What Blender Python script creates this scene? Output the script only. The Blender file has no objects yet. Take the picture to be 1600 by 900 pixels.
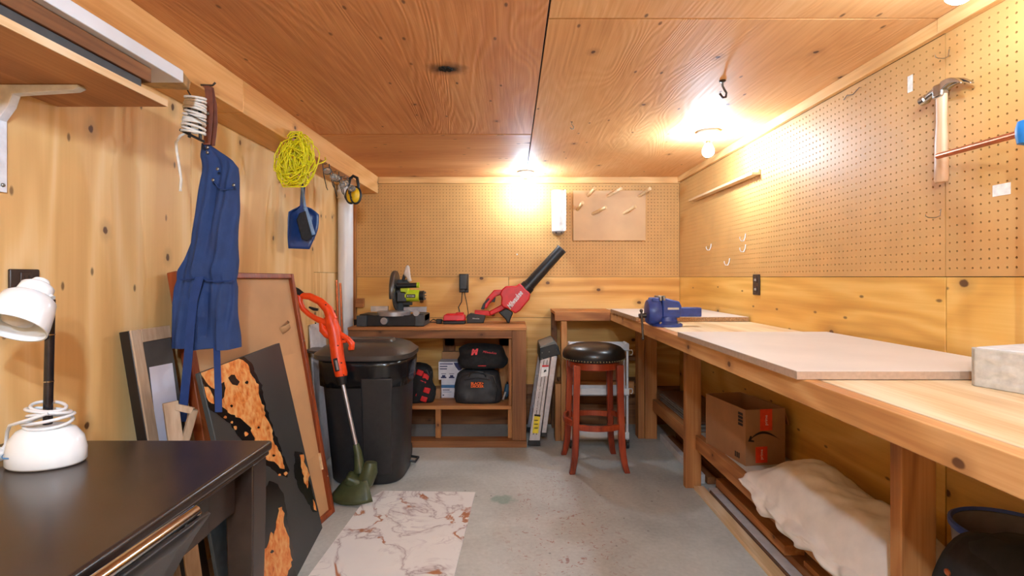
import bpy, bmesh, math, random
from mathutils import Vector, Matrix, Euler, noise
random.seed(7)
SC = bpy.context.scene
COL = SC.collection

# ------------------------------------------------------------------ camera, world, exposure
EYE = 1.15
cam_d = bpy.data.cameras.new('camera'); cam_d.lens = 18.0; cam_d.sensor_width = 36.0
cam_d.shift_y = -17.0 / 1600.0; cam_d.clip_start = 0.02
cam = bpy.data.objects.new('camera', cam_d); COL.objects.link(cam)
cam.location = (0, 0, EYE); cam.rotation_euler = (math.pi / 2, 0, 0)
SC.camera = cam
SC.cycles.use_light_tree = False; SC.cycles.max_bounces = 6; SC.cycles.diffuse_bounces = 4; SC.cycles.glossy_bounces = 2
wd = bpy.data.worlds.new('world'); SC.world = wd; wd.use_nodes = True
wd.node_tree.nodes['Background'].inputs[0].default_value = (0.8, 0.85, 1.0, 1)
wd.node_tree.nodes['Background'].inputs[1].default_value = 0.3
SC.view_settings.view_transform = 'Standard'; SC.view_settings.look = 'None'
SC.view_settings.gamma = 1.0; SC.view_settings.use_curve_mapping = False
SC.view_settings.exposure = 0.3
BULB_BACK, BULB, BULB_FILL = 330.0, 460.0, 1400.0     # glow of the small bulb at the back, of the bench bulbs and of the brighter fill bulbs added behind the viewpoint
BULB_COL = (0.73, 1.0, 1.28)

# ------------------------------------------------------------------ helpers
def lin(r, g, b):
    def f(c):
        c /= 255.0
        return c / 12.92 if c <= 0.04045 else ((c + 0.055) / 1.055) ** 2.4
    return (f(r), f(g), f(b), 1.0)

def at(px, py, Y):
    return Vector(((px - 800) * Y / 800.0, Y, EYE - (py - 433) * Y / 800.0))

class MB:
    def __init__(s): s.v = []; s.f = []
    def add(s, vs, fs):
        o = len(s.v); s.v += [Vector(p) for p in vs]; s.f += [tuple(i + o for i in f) for f in fs]; return s
    def box(s, x0, x1, y0, y1, z0, z1):
        vs = [(x, y, z) for z in (z0, z1) for y in (y0, y1) for x in (x0, x1)]
        return s.add(vs, [(0, 2, 3, 1), (4, 5, 7, 6), (0, 1, 5, 4), (2, 6, 7, 3), (0, 4, 6, 2), (1, 3, 7, 5)])
    def obox(s, c, sx, sy, sz, rot=(0, 0, 0)):
        R = rot if isinstance(rot, Matrix) else Euler(rot).to_matrix()
        c = Vector(c)
        vs = [c + R @ Vector((x * sx / 2, y * sy / 2, z * sz / 2)) for z in (-1, 1) for y in (-1, 1) for x in (-1, 1)]
        return s.add(vs, [(0, 2, 3, 1), (4, 5, 7, 6), (0, 1, 5, 4), (2, 6, 7, 3), (0, 4, 6, 2), (1, 3, 7, 5)])
    def bar(s, p0, p1, w, h, up=(0, 0, 1)):
        p0 = Vector(p0); p1 = Vector(p1); d = (p1 - p0).normalized(); up = Vector(up)
        a = d.cross(up)
        if a.length < 1e-4: a = d.cross(Vector((1, 0, 0)))
        a.normalize(); b = a.cross(d).normalized()
        vs = [p + a * (i * w / 2) + b * (j * h / 2) for p in (p0, p1) for i, j in ((-1, -1), (1, -1), (1, 1), (-1, 1))]
        return s.add(vs, [(3, 2, 1, 0), (4, 5, 6, 7)] + [(i, (i + 1) % 4, 4 + (i + 1) % 4, 4 + i) for i in range(4)])
    def hexa(s, vs):
        return s.add(vs, [(0, 2, 3, 1), (4, 5, 7, 6), (0, 1, 5, 4), (2, 6, 7, 3), (0, 4, 6, 2), (1, 3, 7, 5)])
    def tube(s, pts, r, n=8, closed=False, flat=None):
        pts = [Vector(p) for p in pts]; m = len(pts)
        rs = r if isinstance(r, (list, tuple)) else [r] * m
        rings = []; prev = None
        for i, p in enumerate(pts):
            if closed: d = pts[(i + 1) % m] - pts[i - 1]
            else: d = pts[min(i + 1, m - 1)] - pts[max(i - 1, 0)]
            if d.length < 1e-9: d = Vector((0, 0, 1))
            d.normalize()
            if prev is None:
                a = d.orthogonal().normalized() if flat is None else d.cross(Vector(flat)).normalized()
            else:
                a = prev - d * prev.dot(d)
                a = a.normalized() if a.length > 1e-6 else d.orthogonal().normalized()
            prev = a; b = d.cross(a)
            rings.append([p + (a * math.cos(2 * math.pi * k / n) + b * math.sin(2 * math.pi * k / n)) * rs[i] for k in range(n)])
        return s.loops(rings, closed_v=closed, cap=not closed)
    def loops(s, rings, closed_v=False, cap=True):
        n = len(rings[0]); m = len(rings); vs = [p for r in rings for p in r]; fs = []
        for i in range(m if closed_v else m - 1):
            j = (i + 1) % m
            for k in range(n):
                fs.append((i * n + k, i * n + (k + 1) % n, j * n + (k + 1) % n, j * n + k))
        if cap:
            fs.append(tuple(range(n))[::-1]); fs.append(tuple((m - 1) * n + k for k in range(n)))
        return s.add(vs, fs)
    def lathe(s, prof, o=(0, 0, 0), n=24, M=None, cap=True):
        o = Vector(o); M = M or Matrix.Identity(3)
        rings = [[o + M @ Vector((r * math.cos(2 * math.pi * k / n), r * math.sin(2 * math.pi * k / n), z)) for k in range(n)] for r, z in prof]
        return s.loops(rings, cap=cap)
    def sphere(s, c, r, n=12, m=8, sc=(1, 1, 1)):
        c = Vector(c); rings = []
        for i in range(m + 1):
            t = math.pi * i / m; rr = max(math.sin(t), 0.02)
            rings.append([c + Vector((rr * math.cos(2 * math.pi * k / n) * sc[0], rr * math.sin(2 * math.pi * k / n) * sc[1], -math.cos(t) * sc[2])) * r for k in range(n)])
        return s.loops(rings)
    def prism(s, poly, vec):
        n = len(poly); poly = [Vector(p) for p in poly]; vec = Vector(vec)
        vs = poly + [p + vec for p in poly]
        return s.add(vs, [tuple(range(n))[::-1], tuple(range(n, 2 * n))] + [(i, (i + 1) % n, n + (i + 1) % n, n + i) for i in range(n)])
    def grid(s, G):
        m = len(G); n = len(G[0])
        return s.add([p for r in G for p in r], [(i * n + j, i * n + j + 1, (i + 1) * n + j + 1, (i + 1) * n + j) for i in range(m - 1) for j in range(n - 1)])

BASE = {}
def build(m, name, mat, parent=None, world=True, smooth=None, bevel=0, seg=2, sub=0, solid=0, recalc=True, kind=None, label=None):
    me = bpy.data.meshes.new(name)
    vs = m.v
    inv = BASE.get(parent.name) if parent else None
    if parent and world and inv is not None: vs = [inv @ p for p in vs]
    me.from_pydata([tuple(p) for p in vs], [], m.f)
    if recalc:
        b = bmesh.new(); b.from_mesh(me); bmesh.ops.recalc_face_normals(b, faces=b.faces); b.to_mesh(me); b.free()
    if smooth is not None:
        for p in me.polygons: p.use_smooth = True
        me.set_sharp_from_angle(angle=math.radians(smooth))
    me.materials.append(mat)
    o = bpy.data.objects.new(name, me); COL.objects.link(o)
    if parent:
        o.parent = parent
        if inv is not None: BASE[o.name] = inv
    if bevel:
        md = o.modifiers.new('bevel', 'BEVEL'); md.width = bevel; md.segments = seg; md.limit_method = 'ANGLE'; md.angle_limit = 0.6
        for p in me.polygons: p.use_smooth = True
        me.set_sharp_from_angle(angle=math.radians(35))
        md.harden_normals = False
    if solid:
        md = o.modifiers.new('solidify', 'SOLIDIFY'); md.thickness = solid; md.offset = 0
    if sub:
        md = o.modifiers.new('subdivision', 'SUBSURF'); md.levels = sub; md.render_levels = sub
    if kind: o['kind'] = kind
    if label: o['label'] = label
    return o

def thing(name, label, cat, loc=(0, 0, 0), rotz=0.0, group=None):
    o = bpy.data.objects.new(name, None); COL.objects.link(o)
    o.empty_display_size = 0.05
    o.location = loc; o.rotation_euler = (0, 0, rotz); o['label'] = label; o['category'] = cat
    if group: o['group'] = group
    BASE[o.name] = (Matrix.Translation(Vector(loc)) @ Matrix.Rotation(rotz, 4, 'Z')).inverted()
    return o
def tag(o, label, cat, group=None):
    o['label'] = label; o['category'] = cat
    if group: o['group'] = group
    return o
def recentre(o):
    """put a single-mesh thing's origin at the middle of its base"""
    me = o.data; xs = [v.co for v in me.vertices]
    c = Vector(((min(p.x for p in xs) + max(p.x for p in xs)) / 2, (min(p.y for p in xs) + max(p.y for p in xs)) / 2, min(p.z for p in xs)))
    me.transform(Matrix.Translation(-c)); o.location = c
    return o
def copy_tree(o, parent=None):
    c = o.copy(); COL.objects.link(c); c.parent = parent
    for ch in list(o.children): copy_tree(ch, c)
    return c

def lettering(txt, name, size, mat, parent, M, shear=0.0, extrude=0.0004, align='CENTER', sx=1.0, bold=0.0, label=None):
    cu = bpy.data.curves.new('lettering', 'FONT'); cu.body = txt; cu.size = size; cu.shear = shear
    cu.extrude = extrude; cu.align_x = align; cu.align_y = 'CENTER'; cu.resolution_u = 2; cu.offset = bold
    tmp = bpy.data.objects.new('lettering_tmp', cu); COL.objects.link(tmp)
    dg = bpy.context.evaluated_depsgraph_get(); dg.update()
    me = bpy.data.meshes.new_from_object(tmp.evaluated_get(dg))
    bpy.data.objects.remove(tmp); bpy.data.curves.remove(cu)
    me.transform(Matrix.Diagonal((sx, 1, 1, 1)))
    inv = BASE.get(parent.name)
    me.transform((inv @ M) if inv is not None else M)
    me.materials.clear(); me.materials.append(mat); me.name = name
    o = bpy.data.objects.new(name, me); COL.objects.link(o); o.parent = parent
    if label: o['label'] = label
    return o
def frame(o, x, y):
    """matrix with its x along x, y along y (text plane), z = x cross y, origin o"""
    x = Vector(x).normalized(); y = Vector(y); z = x.cross(y).normalized(); y = z.cross(x).normalized()
    M = Matrix((x, y, z)).transposed().to_4x4(); M.translation = Vector(o); return M

# ------------------------------------------------------------------ materials
class N:
    def __init__(s, name):
        s.m = bpy.data.materials.new(name); s.m.use_nodes = True; s.t = s.m.node_tree
        s.b = s.t.nodes['Principled BSDF']
    def n(s, typ, ins=None, **kw):
        nd = s.t.nodes.new(typ)
        for k, v in kw.items(): setattr(nd, k, v)
        for k, v in (ins or {}).items(): s.set(nd.inputs[k], v)
        return nd
    def set(s, sock, v):
        if hasattr(v, 'is_output') or isinstance(v, bpy.types.NodeSocket): s.t.links.new(v, sock)
        else: sock.default_value = v
    def math(s, op, a, b=0.0, c=None, clamp=False):
        nd = s.t.nodes.new('ShaderNodeMath'); nd.operation = op; nd.use_clamp = clamp
        s.set(nd.inputs[0], a); s.set(nd.inputs[1], b)
        if c is not None: s.set(nd.inputs[2], c)
        return nd.outputs[0]
    def mix(s, f, a, b, mode='MIX'):
        nd = s.t.nodes.new('ShaderNodeMix'); nd.data_type = 'RGBA'; nd.blend_type = mode; nd.clamp_factor = True
        s.set(nd.inputs[0], f); s.set(nd.inputs[6], a); s.set(nd.inputs[7], b); return nd.outputs[2]
    def ramp(s, f, stops):
        nd = s.t.nodes.new('ShaderNodeValToRGB'); cr = nd.color_ramp
        while len(cr.elements) < len(stops): cr.elements.new(0.5)
        for e, (p, c) in zip(cr.elements, stops): e.position = p; e.color = c
        s.set(nd.inputs[0], f); return nd.outputs[0]
    def step(s, v, lo, hi):
        nd = s.t.nodes.new('ShaderNodeMapRange'); nd.interpolation_type = 'SMOOTHSTEP'
        s.set(nd.inputs[0], v); nd.inputs[1].default_value = lo; nd.inputs[2].default_value = hi
        return nd.outputs[0]
    def vmap(s, vec, scale, loc=(0, 0, 0)):
        nd = s.t.nodes.new('ShaderNodeMapping'); s.set(nd.inputs[0], vec); nd.inputs[3].default_value = scale; nd.inputs[1].default_value = loc
        return nd.outputs[0]
    def noise(s, vec, scale=1.0, detail=3.0, dist=0.0, rough=0.5):
        nd = s.t.nodes.new('ShaderNodeTexNoise'); s.set(nd.inputs['Vector'], vec)
        nd.inputs['Scale'].default_value = scale; nd.inputs['Detail'].default_value = detail
        nd.inputs['Distortion'].default_value = dist; nd.inputs['Roughness'].default_value = rough
        return nd.outputs[0]
    def voro(s, vec, scale=1.0, feature='F1'):
        nd = s.t.nodes.new('ShaderNodeTexVoronoi'); nd.feature = feature; s.set(nd.inputs['Vector'], vec); nd.inputs['Scale'].default_value = scale
        return nd
    def obj(s, rnd=True):
        tc = s.t.nodes.new('ShaderNodeTexCoord').outputs['Object']
        if not rnd: return tc
        oi = s.t.nodes.new('ShaderNodeObjectInfo').outputs['Random']
        v = s.t.nodes.new('ShaderNodeVectorMath'); v.operation = 'ADD'
        cb = s.t.nodes.new('ShaderNodeCombineXYZ')
        for i, k in enumerate((17.3, 29.7, 41.1)): s.set(cb.inputs[i], s.math('MULTIPLY', oi, k))
        s.set(v.inputs[0], tc); s.set(v.inputs[1], cb.outputs[0]); return v.outputs[0]
    def bump(s, h, strength=0.2, dist=0.002):
        nd = s.t.nodes.new('ShaderNodeBump'); nd.inputs['Strength'].default_value = strength; nd.inputs['Distance'].default_value = dist
        s.set(nd.inputs['Height'], h); s.t.links.new(nd.outputs[0], s.b.inputs['Normal'])
    def fin(s, col=None, rough=0.5, metal=0.0, **kw):
        if col is not None: s.set(s.b.inputs['Base Color'], col)
        s.set(s.b.inputs['Roughness'], rough); s.b.inputs['Metallic'].default_value = metal
        for k, v in kw.items(): s.set(s.b.inputs[k.replace('_', ' ')], v)
        return s.m

def plain(name, rgb, rough=0.5, metal=0.0, var=0.08, scale=30.0, bump=0.0, **kw):
    s = N(name); c = lin(*rgb)
    nz = s.noise(s.obj(), scale, 4.0)
    d = tuple(x * (1 - var * 2) for x in c[:3]) + (1,); l = tuple(min(1, x * (1 + var * 2)) for x in c[:3]) + (1,)
    col = s.ramp(nz, [(0.3, d), (0.7, l)])
    if bump: s.bump(nz, bump, 0.003)
    return s.fin(col, rough, metal, **kw)

def wood(name, dark, mid, light, axis='Z', ring=9.0, rbump=0.0, knots=0.5, kscale=2.6, rough=0.5, bump=0.12, fine=0.3, blot=0.5, ringw=0.14, pits=False, extra=None, spec=0.4, ks=0.05, flat=None):
    s = N(name); P = s.obj()
    def sc(c, a): return tuple(a if ax == axis else c for ax in 'XYZ')
    fl = flat or ('Y' if axis != 'Y' else 'X')
    def flatvec(c, a):      # the two in-plane axes, so that knots lie in the face of the board
        sp = s.n('ShaderNodeSeparateXYZ', {0: P}).outputs; cb = s.n('ShaderNodeCombineXYZ')
        for i, ax in enumerate(q for q in 'XYZ' if q != fl): s.set(cb.inputs[i], s.math('MULTIPLY', sp['XYZ'.index(ax)], a if ax == axis else c))
        return cb.outputs[0]
    w1 = s.noise(s.vmap(P, sc(2.6, 0.45)), 1.0, 2.0, 0.8)
    rg = s.math('MULTIPLY_ADD', s.math('SINE', s.math('MULTIPLY', w1, ring * 6.283)), 0.5, 0.5)
    fn = s.noise(s.vmap(P, sc(110.0, 3.5)), 1.0, 3.0, 0.2)
    bl = s.noise(s.vmap(P, sc(3.4, 0.9)), 1.0, 3.0, 0.5)
    v = s.math('MULTIPLY_ADD', bl, blot, s.math('MULTIPLY_ADD', rg, ringw, s.math('MULTIPLY', fn, fine)))
    tot = blot * 0.5 + ringw * 0.5 + fine * 0.5
    col = s.ramp(v, [(max(0.0, tot - 0.17), lin(*dark)), (tot, lin(*mid)), (min(1.0, tot + 0.16), lin(*light))])
    if knots:
        kv = s.voro(flatvec(kscale, kscale * .72), 1.0); kv.voronoi_dimensions = '2D'
        nzk = s.math('MULTIPLY_ADD', s.noise(P, 60.0, 2.0), 0.03, -0.015)
        kd = s.math('ADD', kv.outputs['Distance'], nzk)
        sel = s.math('GREATER_THAN', s.n('ShaderNodeSeparateColor', {0: kv.outputs['Color']}).outputs[0], 1.0 - knots)
        halo = s.math('MULTIPLY', s.math('SUBTRACT', 1.0, s.step(kd, ks * 0.5, ks * 2.0)), sel)
        core = s.math('MULTIPLY', s.math('SUBTRACT', 1.0, s.step(kd, ks * 0.35, ks * 0.6)), sel)
        col = s.mix(s.math('MULTIPLY', halo, 0.45), col, lin(*[c * 0.8 for c in dark]))
        col = s.mix(s.math('MULTIPLY', core, 0.9), col, lin(84, 46, 24))
    if pits:
        pv = s.voro(flatvec(11.0, 5.0), 1.0); pv.voronoi_dimensions = '2D'
        ps = s.math('GREATER_THAN', s.n('ShaderNodeSeparateColor', {0: pv.outputs['Color']}).outputs[1], 0.72)
        pc = s.math('MULTIPLY', s.math('SUBTRACT', 1.0, s.step(pv.outputs['Distance'], 0.03, 0.08)), ps)
        col = s.mix(s.math('MULTIPLY', pc, 0.75), col, lin(84, 50, 28))
    if extra: col = extra(s, col)
    s.bump(fn if not rbump else s.math('MULTIPLY_ADD', rg, rbump, fn), bump, 0.0015)
    return s.fin(col, s.math('MULTIPLY_ADD', bl, 0.25, rough - 0.12), 0.0, Specular_IOR_Level=spec)

def burn(s, col):      # scorched patch round an old fixture hole, with ragged edges of its own
    tc = s.n('ShaderNodeTexCoord').outputs['Object']
    d = s.n('ShaderNodeVectorMath', {0: s.vmap(tc, (1.0, 1.5, 0.0), (0.245, -2.88, 0.0))}, operation='LENGTH').outputs['Value']
    d = s.math('ADD', d, s.math('MULTIPLY_ADD', s.noise(tc, 18.0, 4.0), 0.08, -0.04))
    col = s.mix(s.math('MULTIPLY', s.math('SUBTRACT', 1.0, s.step(d, 0.03, 0.105)), 0.8), col, lin(70, 36, 18))
    return s.mix(s.math('SUBTRACT', 1.0, s.step(d, 0.03, 0.055)), col, lin(28, 20, 16))

MAT = {}
MAT['ply_left'] = wood('plywood_left', (222, 172, 108), (235, 189, 124), (244, 206, 150), 'Z', ring=6, knots=0.6, kscale=3.4, rough=0.5, ks=0.06, bump=0.06, pits=True, fine=.14, ringw=.22, blot=.6, flat='X')
MAT['ply_right'] = wood('plywood_right', (206, 146, 64), (228, 172, 84), (240, 194, 112), 'Y', ring=8, knots=0.6, kscale=3.6, rough=0.45, ks=0.08, pits=True, fine=.16, ringw=.16, flat='X')
MAT['pine_back'] = wood('pine_plank', (202, 140, 66), (226, 170, 92), (238, 194, 122), 'X', ring=8, knots=0.65, kscale=3.8, rough=0.45, ks=0.09, fine=.18, ringw=.18, flat='Y')
MAT['ceil'] = wood('plywood_ceiling', (192, 122, 74), (214, 148, 94), (230, 172, 118), 'Y', ring=34, ringw=.05, rbump=.8, knots=0.45, kscale=2.6, rough=0.62, bump=0.6, pits=True, ks=0.035, extra=burn, flat='Z')
MAT['ceil_r'] = wood('plywood_ceiling_pale', (208, 146, 88), (226, 168, 108), (238, 188, 132), 'Y', ring=34, ringw=.04, rbump=.6, knots=0.5, kscale=2.8, rough=0.65, bump=0.5, pits=True, ks=0.045, flat='Z')
MAT['ceil_x'] = wood('plywood_ceiling_cross', (194, 124, 74), (214, 150, 94), (230, 172, 118), 'X', ring=34, ringw=.05, rbump=.8, knots=0.5, kscale=3.0, rough=0.62, bump=0.6, pits=True, ks=0.05, flat='Z')
MAT['trim'] = wood('trim_wood', (200, 142, 82), (226, 172, 106), (240, 194, 132), 'Y', knots=0.5, kscale=4.0, rough=0.5, ks=0.06)
MAT['trim_x'] = wood('trim_wood_cross', (200, 142, 82), (226, 172, 106), (240, 194, 132), 'X', knots=0.5, kscale=4.0, rough=0.5, ks=0.06, flat='Y')
MAT['beam'] = wood('beam_wood', (206, 142, 78), (228, 168, 100), (240, 188, 124), 'Y', knots=0.3, kscale=3.0, rough=0.45, ks=0.05, flat='X')
for ax in 'XYZ':
    MAT['stud' + ax] = wood('stud_wood_' + ax.lower(), (146, 88, 46), (178, 116, 64), (200, 142, 86), ax, knots=0.5, kscale=6.0, rough=0.6, ks=0.09, flat='X' if ax == 'Y' else 'Y')
    MAT['old' + ax] = wood('weathered_wood_' + ax.lower(), (102, 62, 36), (136, 88, 52), (162, 110, 68), ax, knots=0.5, kscale=6.0, rough=0.65, ks=0.09, flat='X' if ax == 'Y' else 'Y')
MAT['bench'] = wood('bench_plywood', (198, 156, 106), (224, 192, 146), (240, 216, 180), 'Y', ring=6, knots=0.4, kscale=3.5, rough=0.5, ks=0.06, blot=0.6, flat='Z')
MAT['apron_wood'] = wood('bench_apron_wood', (170, 110, 60), (198, 140, 82), (218, 166, 110), 'Y', knots=0.7, kscale=7.0, rough=0.55, ks=0.12, flat='X')
MAT['apron_wood_x'] = wood('bench_apron_wood_cross', (146, 88, 46), (178, 116, 64), (200, 142, 86), 'X', knots=0.6, kscale=6.0, rough=0.55, ks=0.09, flat='Y')
MAT['pale_wood'] = wood('pale_wood', (206, 164, 114), (226, 188, 142), (240, 210, 172), 'Y', knots=0.0, rough=0.5)
MAT['dowel'] = wood('dowel_wood', (214, 172, 120), (232, 196, 148), (242, 214, 176), 'Y', knots=0.0, rough=0.5)
MAT['peg'] = plain('pegboard_brown', (204, 152, 88), 0.55, 0, 0.03, 6.0, 0.0, Specular_IOR_Level=0.4)
MAT['peg2'] = plain('hardboard_tan', (206, 160, 108), 0.5, 0, 0.04, 5.0)
MAT['gap'] = plain('dark_gap', (60, 38, 24), 0.9)

def concrete():
    s = N('painted_concrete'); tc = s.n('ShaderNodeTexCoord').outputs['Object']
    big = s.noise(tc, 1.6, 5.0, 0.6, 0.6); fine = s.noise(tc, 55.0, 4.0)
    col = s.ramp(s.math('MULTIPLY_ADD', big, 0.75, s.math('MULTIPLY', fine, 0.25)), [(0.34, lin(164, 164, 158)), (0.5, lin(188, 188, 181)), (0.66, lin(208, 207, 200))])
    xyz = s.n('ShaderNodeSeparateXYZ', {0: tc})
    # worn-through red paint flecks down the middle of the floor
    d = s.n('ShaderNodeVectorMath', {0: s.vmap(tc, (3.2, 1.1, 0.0), (-0.75, -2.6, 0.0))}, operation='LENGTH').outputs['Value']
    zone = s.math('SUBTRACT', 1.0, s.step(d, 0.25, 1.25))
    fl = s.noise(s.vmap(tc, (1.0, 1.0, 1.0)), 34.0, 3.0, 1.6)
    f2 = s.math('MULTIPLY', s.step(fl, 0.60, 0.66), zone)
    col = s.mix(s.math('MULTIPLY', s.math('MULTIPLY', s.noise(tc, 7.0, 3.0), zone), 0.3), col, lin(186, 156, 138))
    col = s.mix(s.math('MULTIPLY', f2, 0.7), col, lin(150, 84, 66))
    # green paint spot
    g = s.n('ShaderNodeVectorMath', {0: s.vmap(tc, (1.0, 1.2, 0.0), (0.05, -3.18, 0.0))}, operation='LENGTH').outputs['Value']
    g = s.math('ADD', g, s.math('MULTIPLY_ADD', s.noise(tc, 22.0, 3.0), 0.12, -0.06))
    col = s.mix(s.math('MULTIPLY', s.math('SUBTRACT', 1.0, s.step(g, 0.04, 0.075)), 0.55), col, lin(104, 140, 122))
    # pale and dark specks
    v = s.voro(tc, 16.0)
    r = s.n('ShaderNodeSeparateColor', {0: v.outputs['Color']}).outputs
    pk = s.math('MULTIPLY', s.math('LESS_THAN', v.outputs['Distance'], 0.06), s.math('GREATER_THAN', r[0], 0.8))
    col = s.mix(s.math('MULTIPLY', pk, 0.7), col, lin(214, 206, 196))
    dk = s.math('MULTIPLY', s.math('LESS_THAN', v.outputs['Distance'], 0.09), s.math('LESS_THAN', r[1], 0.14))
    col = s.mix(s.math('MULTIPLY', dk, 0.6), col, lin(82, 74, 70))
    s.bump(s.math('ADD', big, s.math('MULTIPLY', fine, 0.15)), 0.2, 0.004)
    return s.fin(col, s.math('MULTIPLY_ADD', big, 0.3, 0.38), 0.0)
MAT['floor'] = concrete()

# ------------------------------------------------------------------ the room
XL, XR, YB, ZC, YF = -1.235, 1.31, 4.0, 1.93, -1.5
SEAM = 1.546
def struct(m, name, mat, **kw): return build(m, name, mat, kind='structure', **kw)

floor = struct(MB().box(XL - .1, XR + .1, YF - .1, YB + .1, -0.1, 0), 'floor', MAT['floor'])
ceiling = struct(MB().box(XL - .1, XR + .1, YF - .1, YB + .1, ZC + .013, ZC + .1), 'ceiling', MAT['gap'])
g = 0.003
for (x0, x1, y0, y1, mt) in [(XL, .108, 1.5 - 1.13, 2.794, 'ceil'), (XL, .108, 2.803, YB, 'ceil_x'), (.108, XR, SEAM, YB, 'ceil_r'),
                             (.108, XR, SEAM - 2.44, SEAM, 'ceil_r'), (XL, .108, YF, .37, 'ceil_x'), (.108, XR, YF, SEAM - 2.44, 'ceil')]:
    build(MB().box(x0 + g, x1 - g, y0 + g, y1 - g, ZC, ZC + .0128), 'panel', MAT[mt], ceiling, bevel=.0012, seg=1)

wall_left = struct(MB().box(XL - .1, XL - .012, YF - .1, YB + .1, 0, ZC + .1), 'wall_left', MAT['gap'])
for (y0, y1, z0, z1) in [(YF, .75, 0, ZC), (.75, 1.97, 0, ZC), (1.97, 3.19, 0, ZC), (3.19, YB, 1.18, ZC), (3.19, YB, 0, 1.18)]:
    build(MB().box(XL - .0118, XL, y0 + .0012, y1 - .0012, z0 + .001, z1 - .001), 'panel', MAT['ply_left'], wall_left, bevel=.001, seg=1)

wall_front = struct(MB().box(XL - .1, XR + .1, YF - .1, YF, 0, ZC + .1), 'wall_front', MAT['ply_left'])

def pegboard(o, u, v, w, W, Hh, mat, parent, name='pegboard', r=.0034, pitch=.0254, t=.005, n=8):
    """perforated hardboard: every hole is cut through; u,v in the plane, w points into the wall"""
    o, u, v, w = Vector(o), Vector(u), Vector(v), Vector(w)
    nu = int(W / pitch); nv = int(Hh / pitch); mu = (W - nu * pitch) / 2; mv = (Hh - nv * pitch) / 2
    m = MB(); vs = []; fs = []; ids = {}
    def vert(a, b, d):
        vs.append(o + u * a + v * b + w * d); return len(vs) - 1
    for i in range(nu + 1):
        for j in range(nv + 1): ids[i, j] = vert(mu + i * pitch, mv + j * pitch, 0)
    cs = [(math.cos(2 * math.pi * (k + .5) / n), math.sin(2 * math.pi * (k + .5) / n)) for k in range(n)]
    q = n // 4
    for i in range(nu):
        for j in range(nv):
            cx = mu + (i + .5) * pitch; cy = mv + (j + .5) * pitch
            a = [vert(cx + r * c, cy + r * s_, 0) for c, s_ in cs]; b = [vert(cx + r * c, cy + r * s_, t) for c, s_ in cs]
            C = [ids[i + 1, j + 1], ids[i, j + 1], ids[i, j], ids[i + 1, j]]
            for k in range(4):       # corner k sits between ring points 2k and 2k+1
                e = k * q
                fs.append((C[k], a[e], a[e + 1])[::-1])
                fs.append((C[k], a[(e + 1) % n], a[(e + 2) % n], C[(k + 1) % 4])[::-1])
            for k in range(n): fs.append((a[k], a[(k + 1) % n], b[(k + 1) % n], b[k])[::-1])
    m.add(vs, fs)
    for (a0, a1, b0, b1) in [(0, W, 0, mv), (0, W, Hh - mv, Hh), (0, mu, mv, Hh - mv), (W - mu, W, mv, Hh - mv)]:
        m.add([o + u * a + v * b + w * d for d in (0, t) for b in (b0, b1) for a in (a0, a1)],
              [(0, 2, 3, 1), (0, 1, 5, 4), (2, 6, 7, 3), (0, 4, 6, 2), (1, 3, 7, 5)])
    return build(m, name, mat, parent, recalc=False)

wall_back = struct(MB().box(XL - .1, XR + .1, YB + .012, YB + .12, 0, ZC + .1), 'wall_back', MAT['gap'])
pegboard((-1.213, YB - .001, EYE + .002), (1, 0, 0), (0, 0, 1), (0, 1, 0), 2.52, .728, MAT['peg'], wall_back)
for (x0, x1, z0, z1, mt) in [(-1.213, -.027, .835, EYE, 'pine_back'), (-.024, XR, .835, EYE, 'pine_back'), (-1.213, XR, .30, .832, 'pine_back'),
                             (-1.213, XR, .16, .297, 'oldX'), (-1.213, XR, 0, .157, 'oldX')]:
    build(MB().box(x0, x1, YB, YB + .012, z0, z1), 'plank', MAT[mt], wall_back, bevel=.001, seg=1)
build(MB().box(.105, .30, YB - .038, YB, .24, .315), 'ledger', MAT['oldX'], wall_back, bevel=.002)

wall_right = struct(MB().box(XR + .012, XR + .12, YF - .1, YB + .1, 0, ZC + .1), 'wall_right', MAT['gap'])
pegboard((XR - .001, YB - .002, EYE + .002), (0, -1, 0), (0, 0, 1), (1, 0, 0), YB - SEAM - .004, .733, MAT['peg'], wall_right)
pegboard((XR - .001, SEAM - .001, EYE + .002), (0, -1, 0), (0, 0, 1), (1, 0, 0), 2.44, .733, MAT['peg'], wall_right)
for (y0, y1) in [(SEAM, YB), (SEAM - 2.44, SEAM)]:
    build(MB().box(XR, XR + .012, y0 + .0022, y1 - .0022, 0, EYE), 'panel', MAT['ply_right'], wall_right, bevel=.001, seg=1)
build(MB().box(XR, XR + .012, YF, SEAM - 2.442, 0, ZC), 'panel', MAT['ply_right'], wall_right)

struct(MB().box(-1.04, XR - .001, YB - .022, YB - .0015, 1.88, ZC - .0005), 'trim_1', MAT['trim_x'], bevel=.002)
struct(MB().box(XR - .024, XR - .0015, SEAM + .001, YB - .024, 1.886, ZC - .0005), 'trim_2', MAT['trim'], bevel=.002)
struct(MB().box(XR - .027, XR - .0015, SEAM - 2.4, SEAM - .001, 1.884, ZC - .0005), 'trim_3', MAT['trim'], bevel=.002)
struct(MB().box(XL + .001, -1.214, YB - .02, YB - .001, .82, 1.80), 'trim_4', MAT['studZ'], bevel=.002)
bx = lambda y: -1.09 + .0125 * y
def beam(y0, y1, nm, dz=0.0):
    struct(MB().hexa([(XL + .0005, y0, 1.80 + dz), (bx(y0), y0, 1.80 + dz), (XL + .0005, y1, 1.80 + dz), (bx(y1), y1, 1.80 + dz),
                      (XL + .0005, y0, ZC - .0005), (bx(y0), y0, ZC - .0005), (XL + .0005, y1, ZC - .0005), (bx(y1), y1, ZC - .0005)]), nm, MAT['beam'], bevel=.002)
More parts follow.
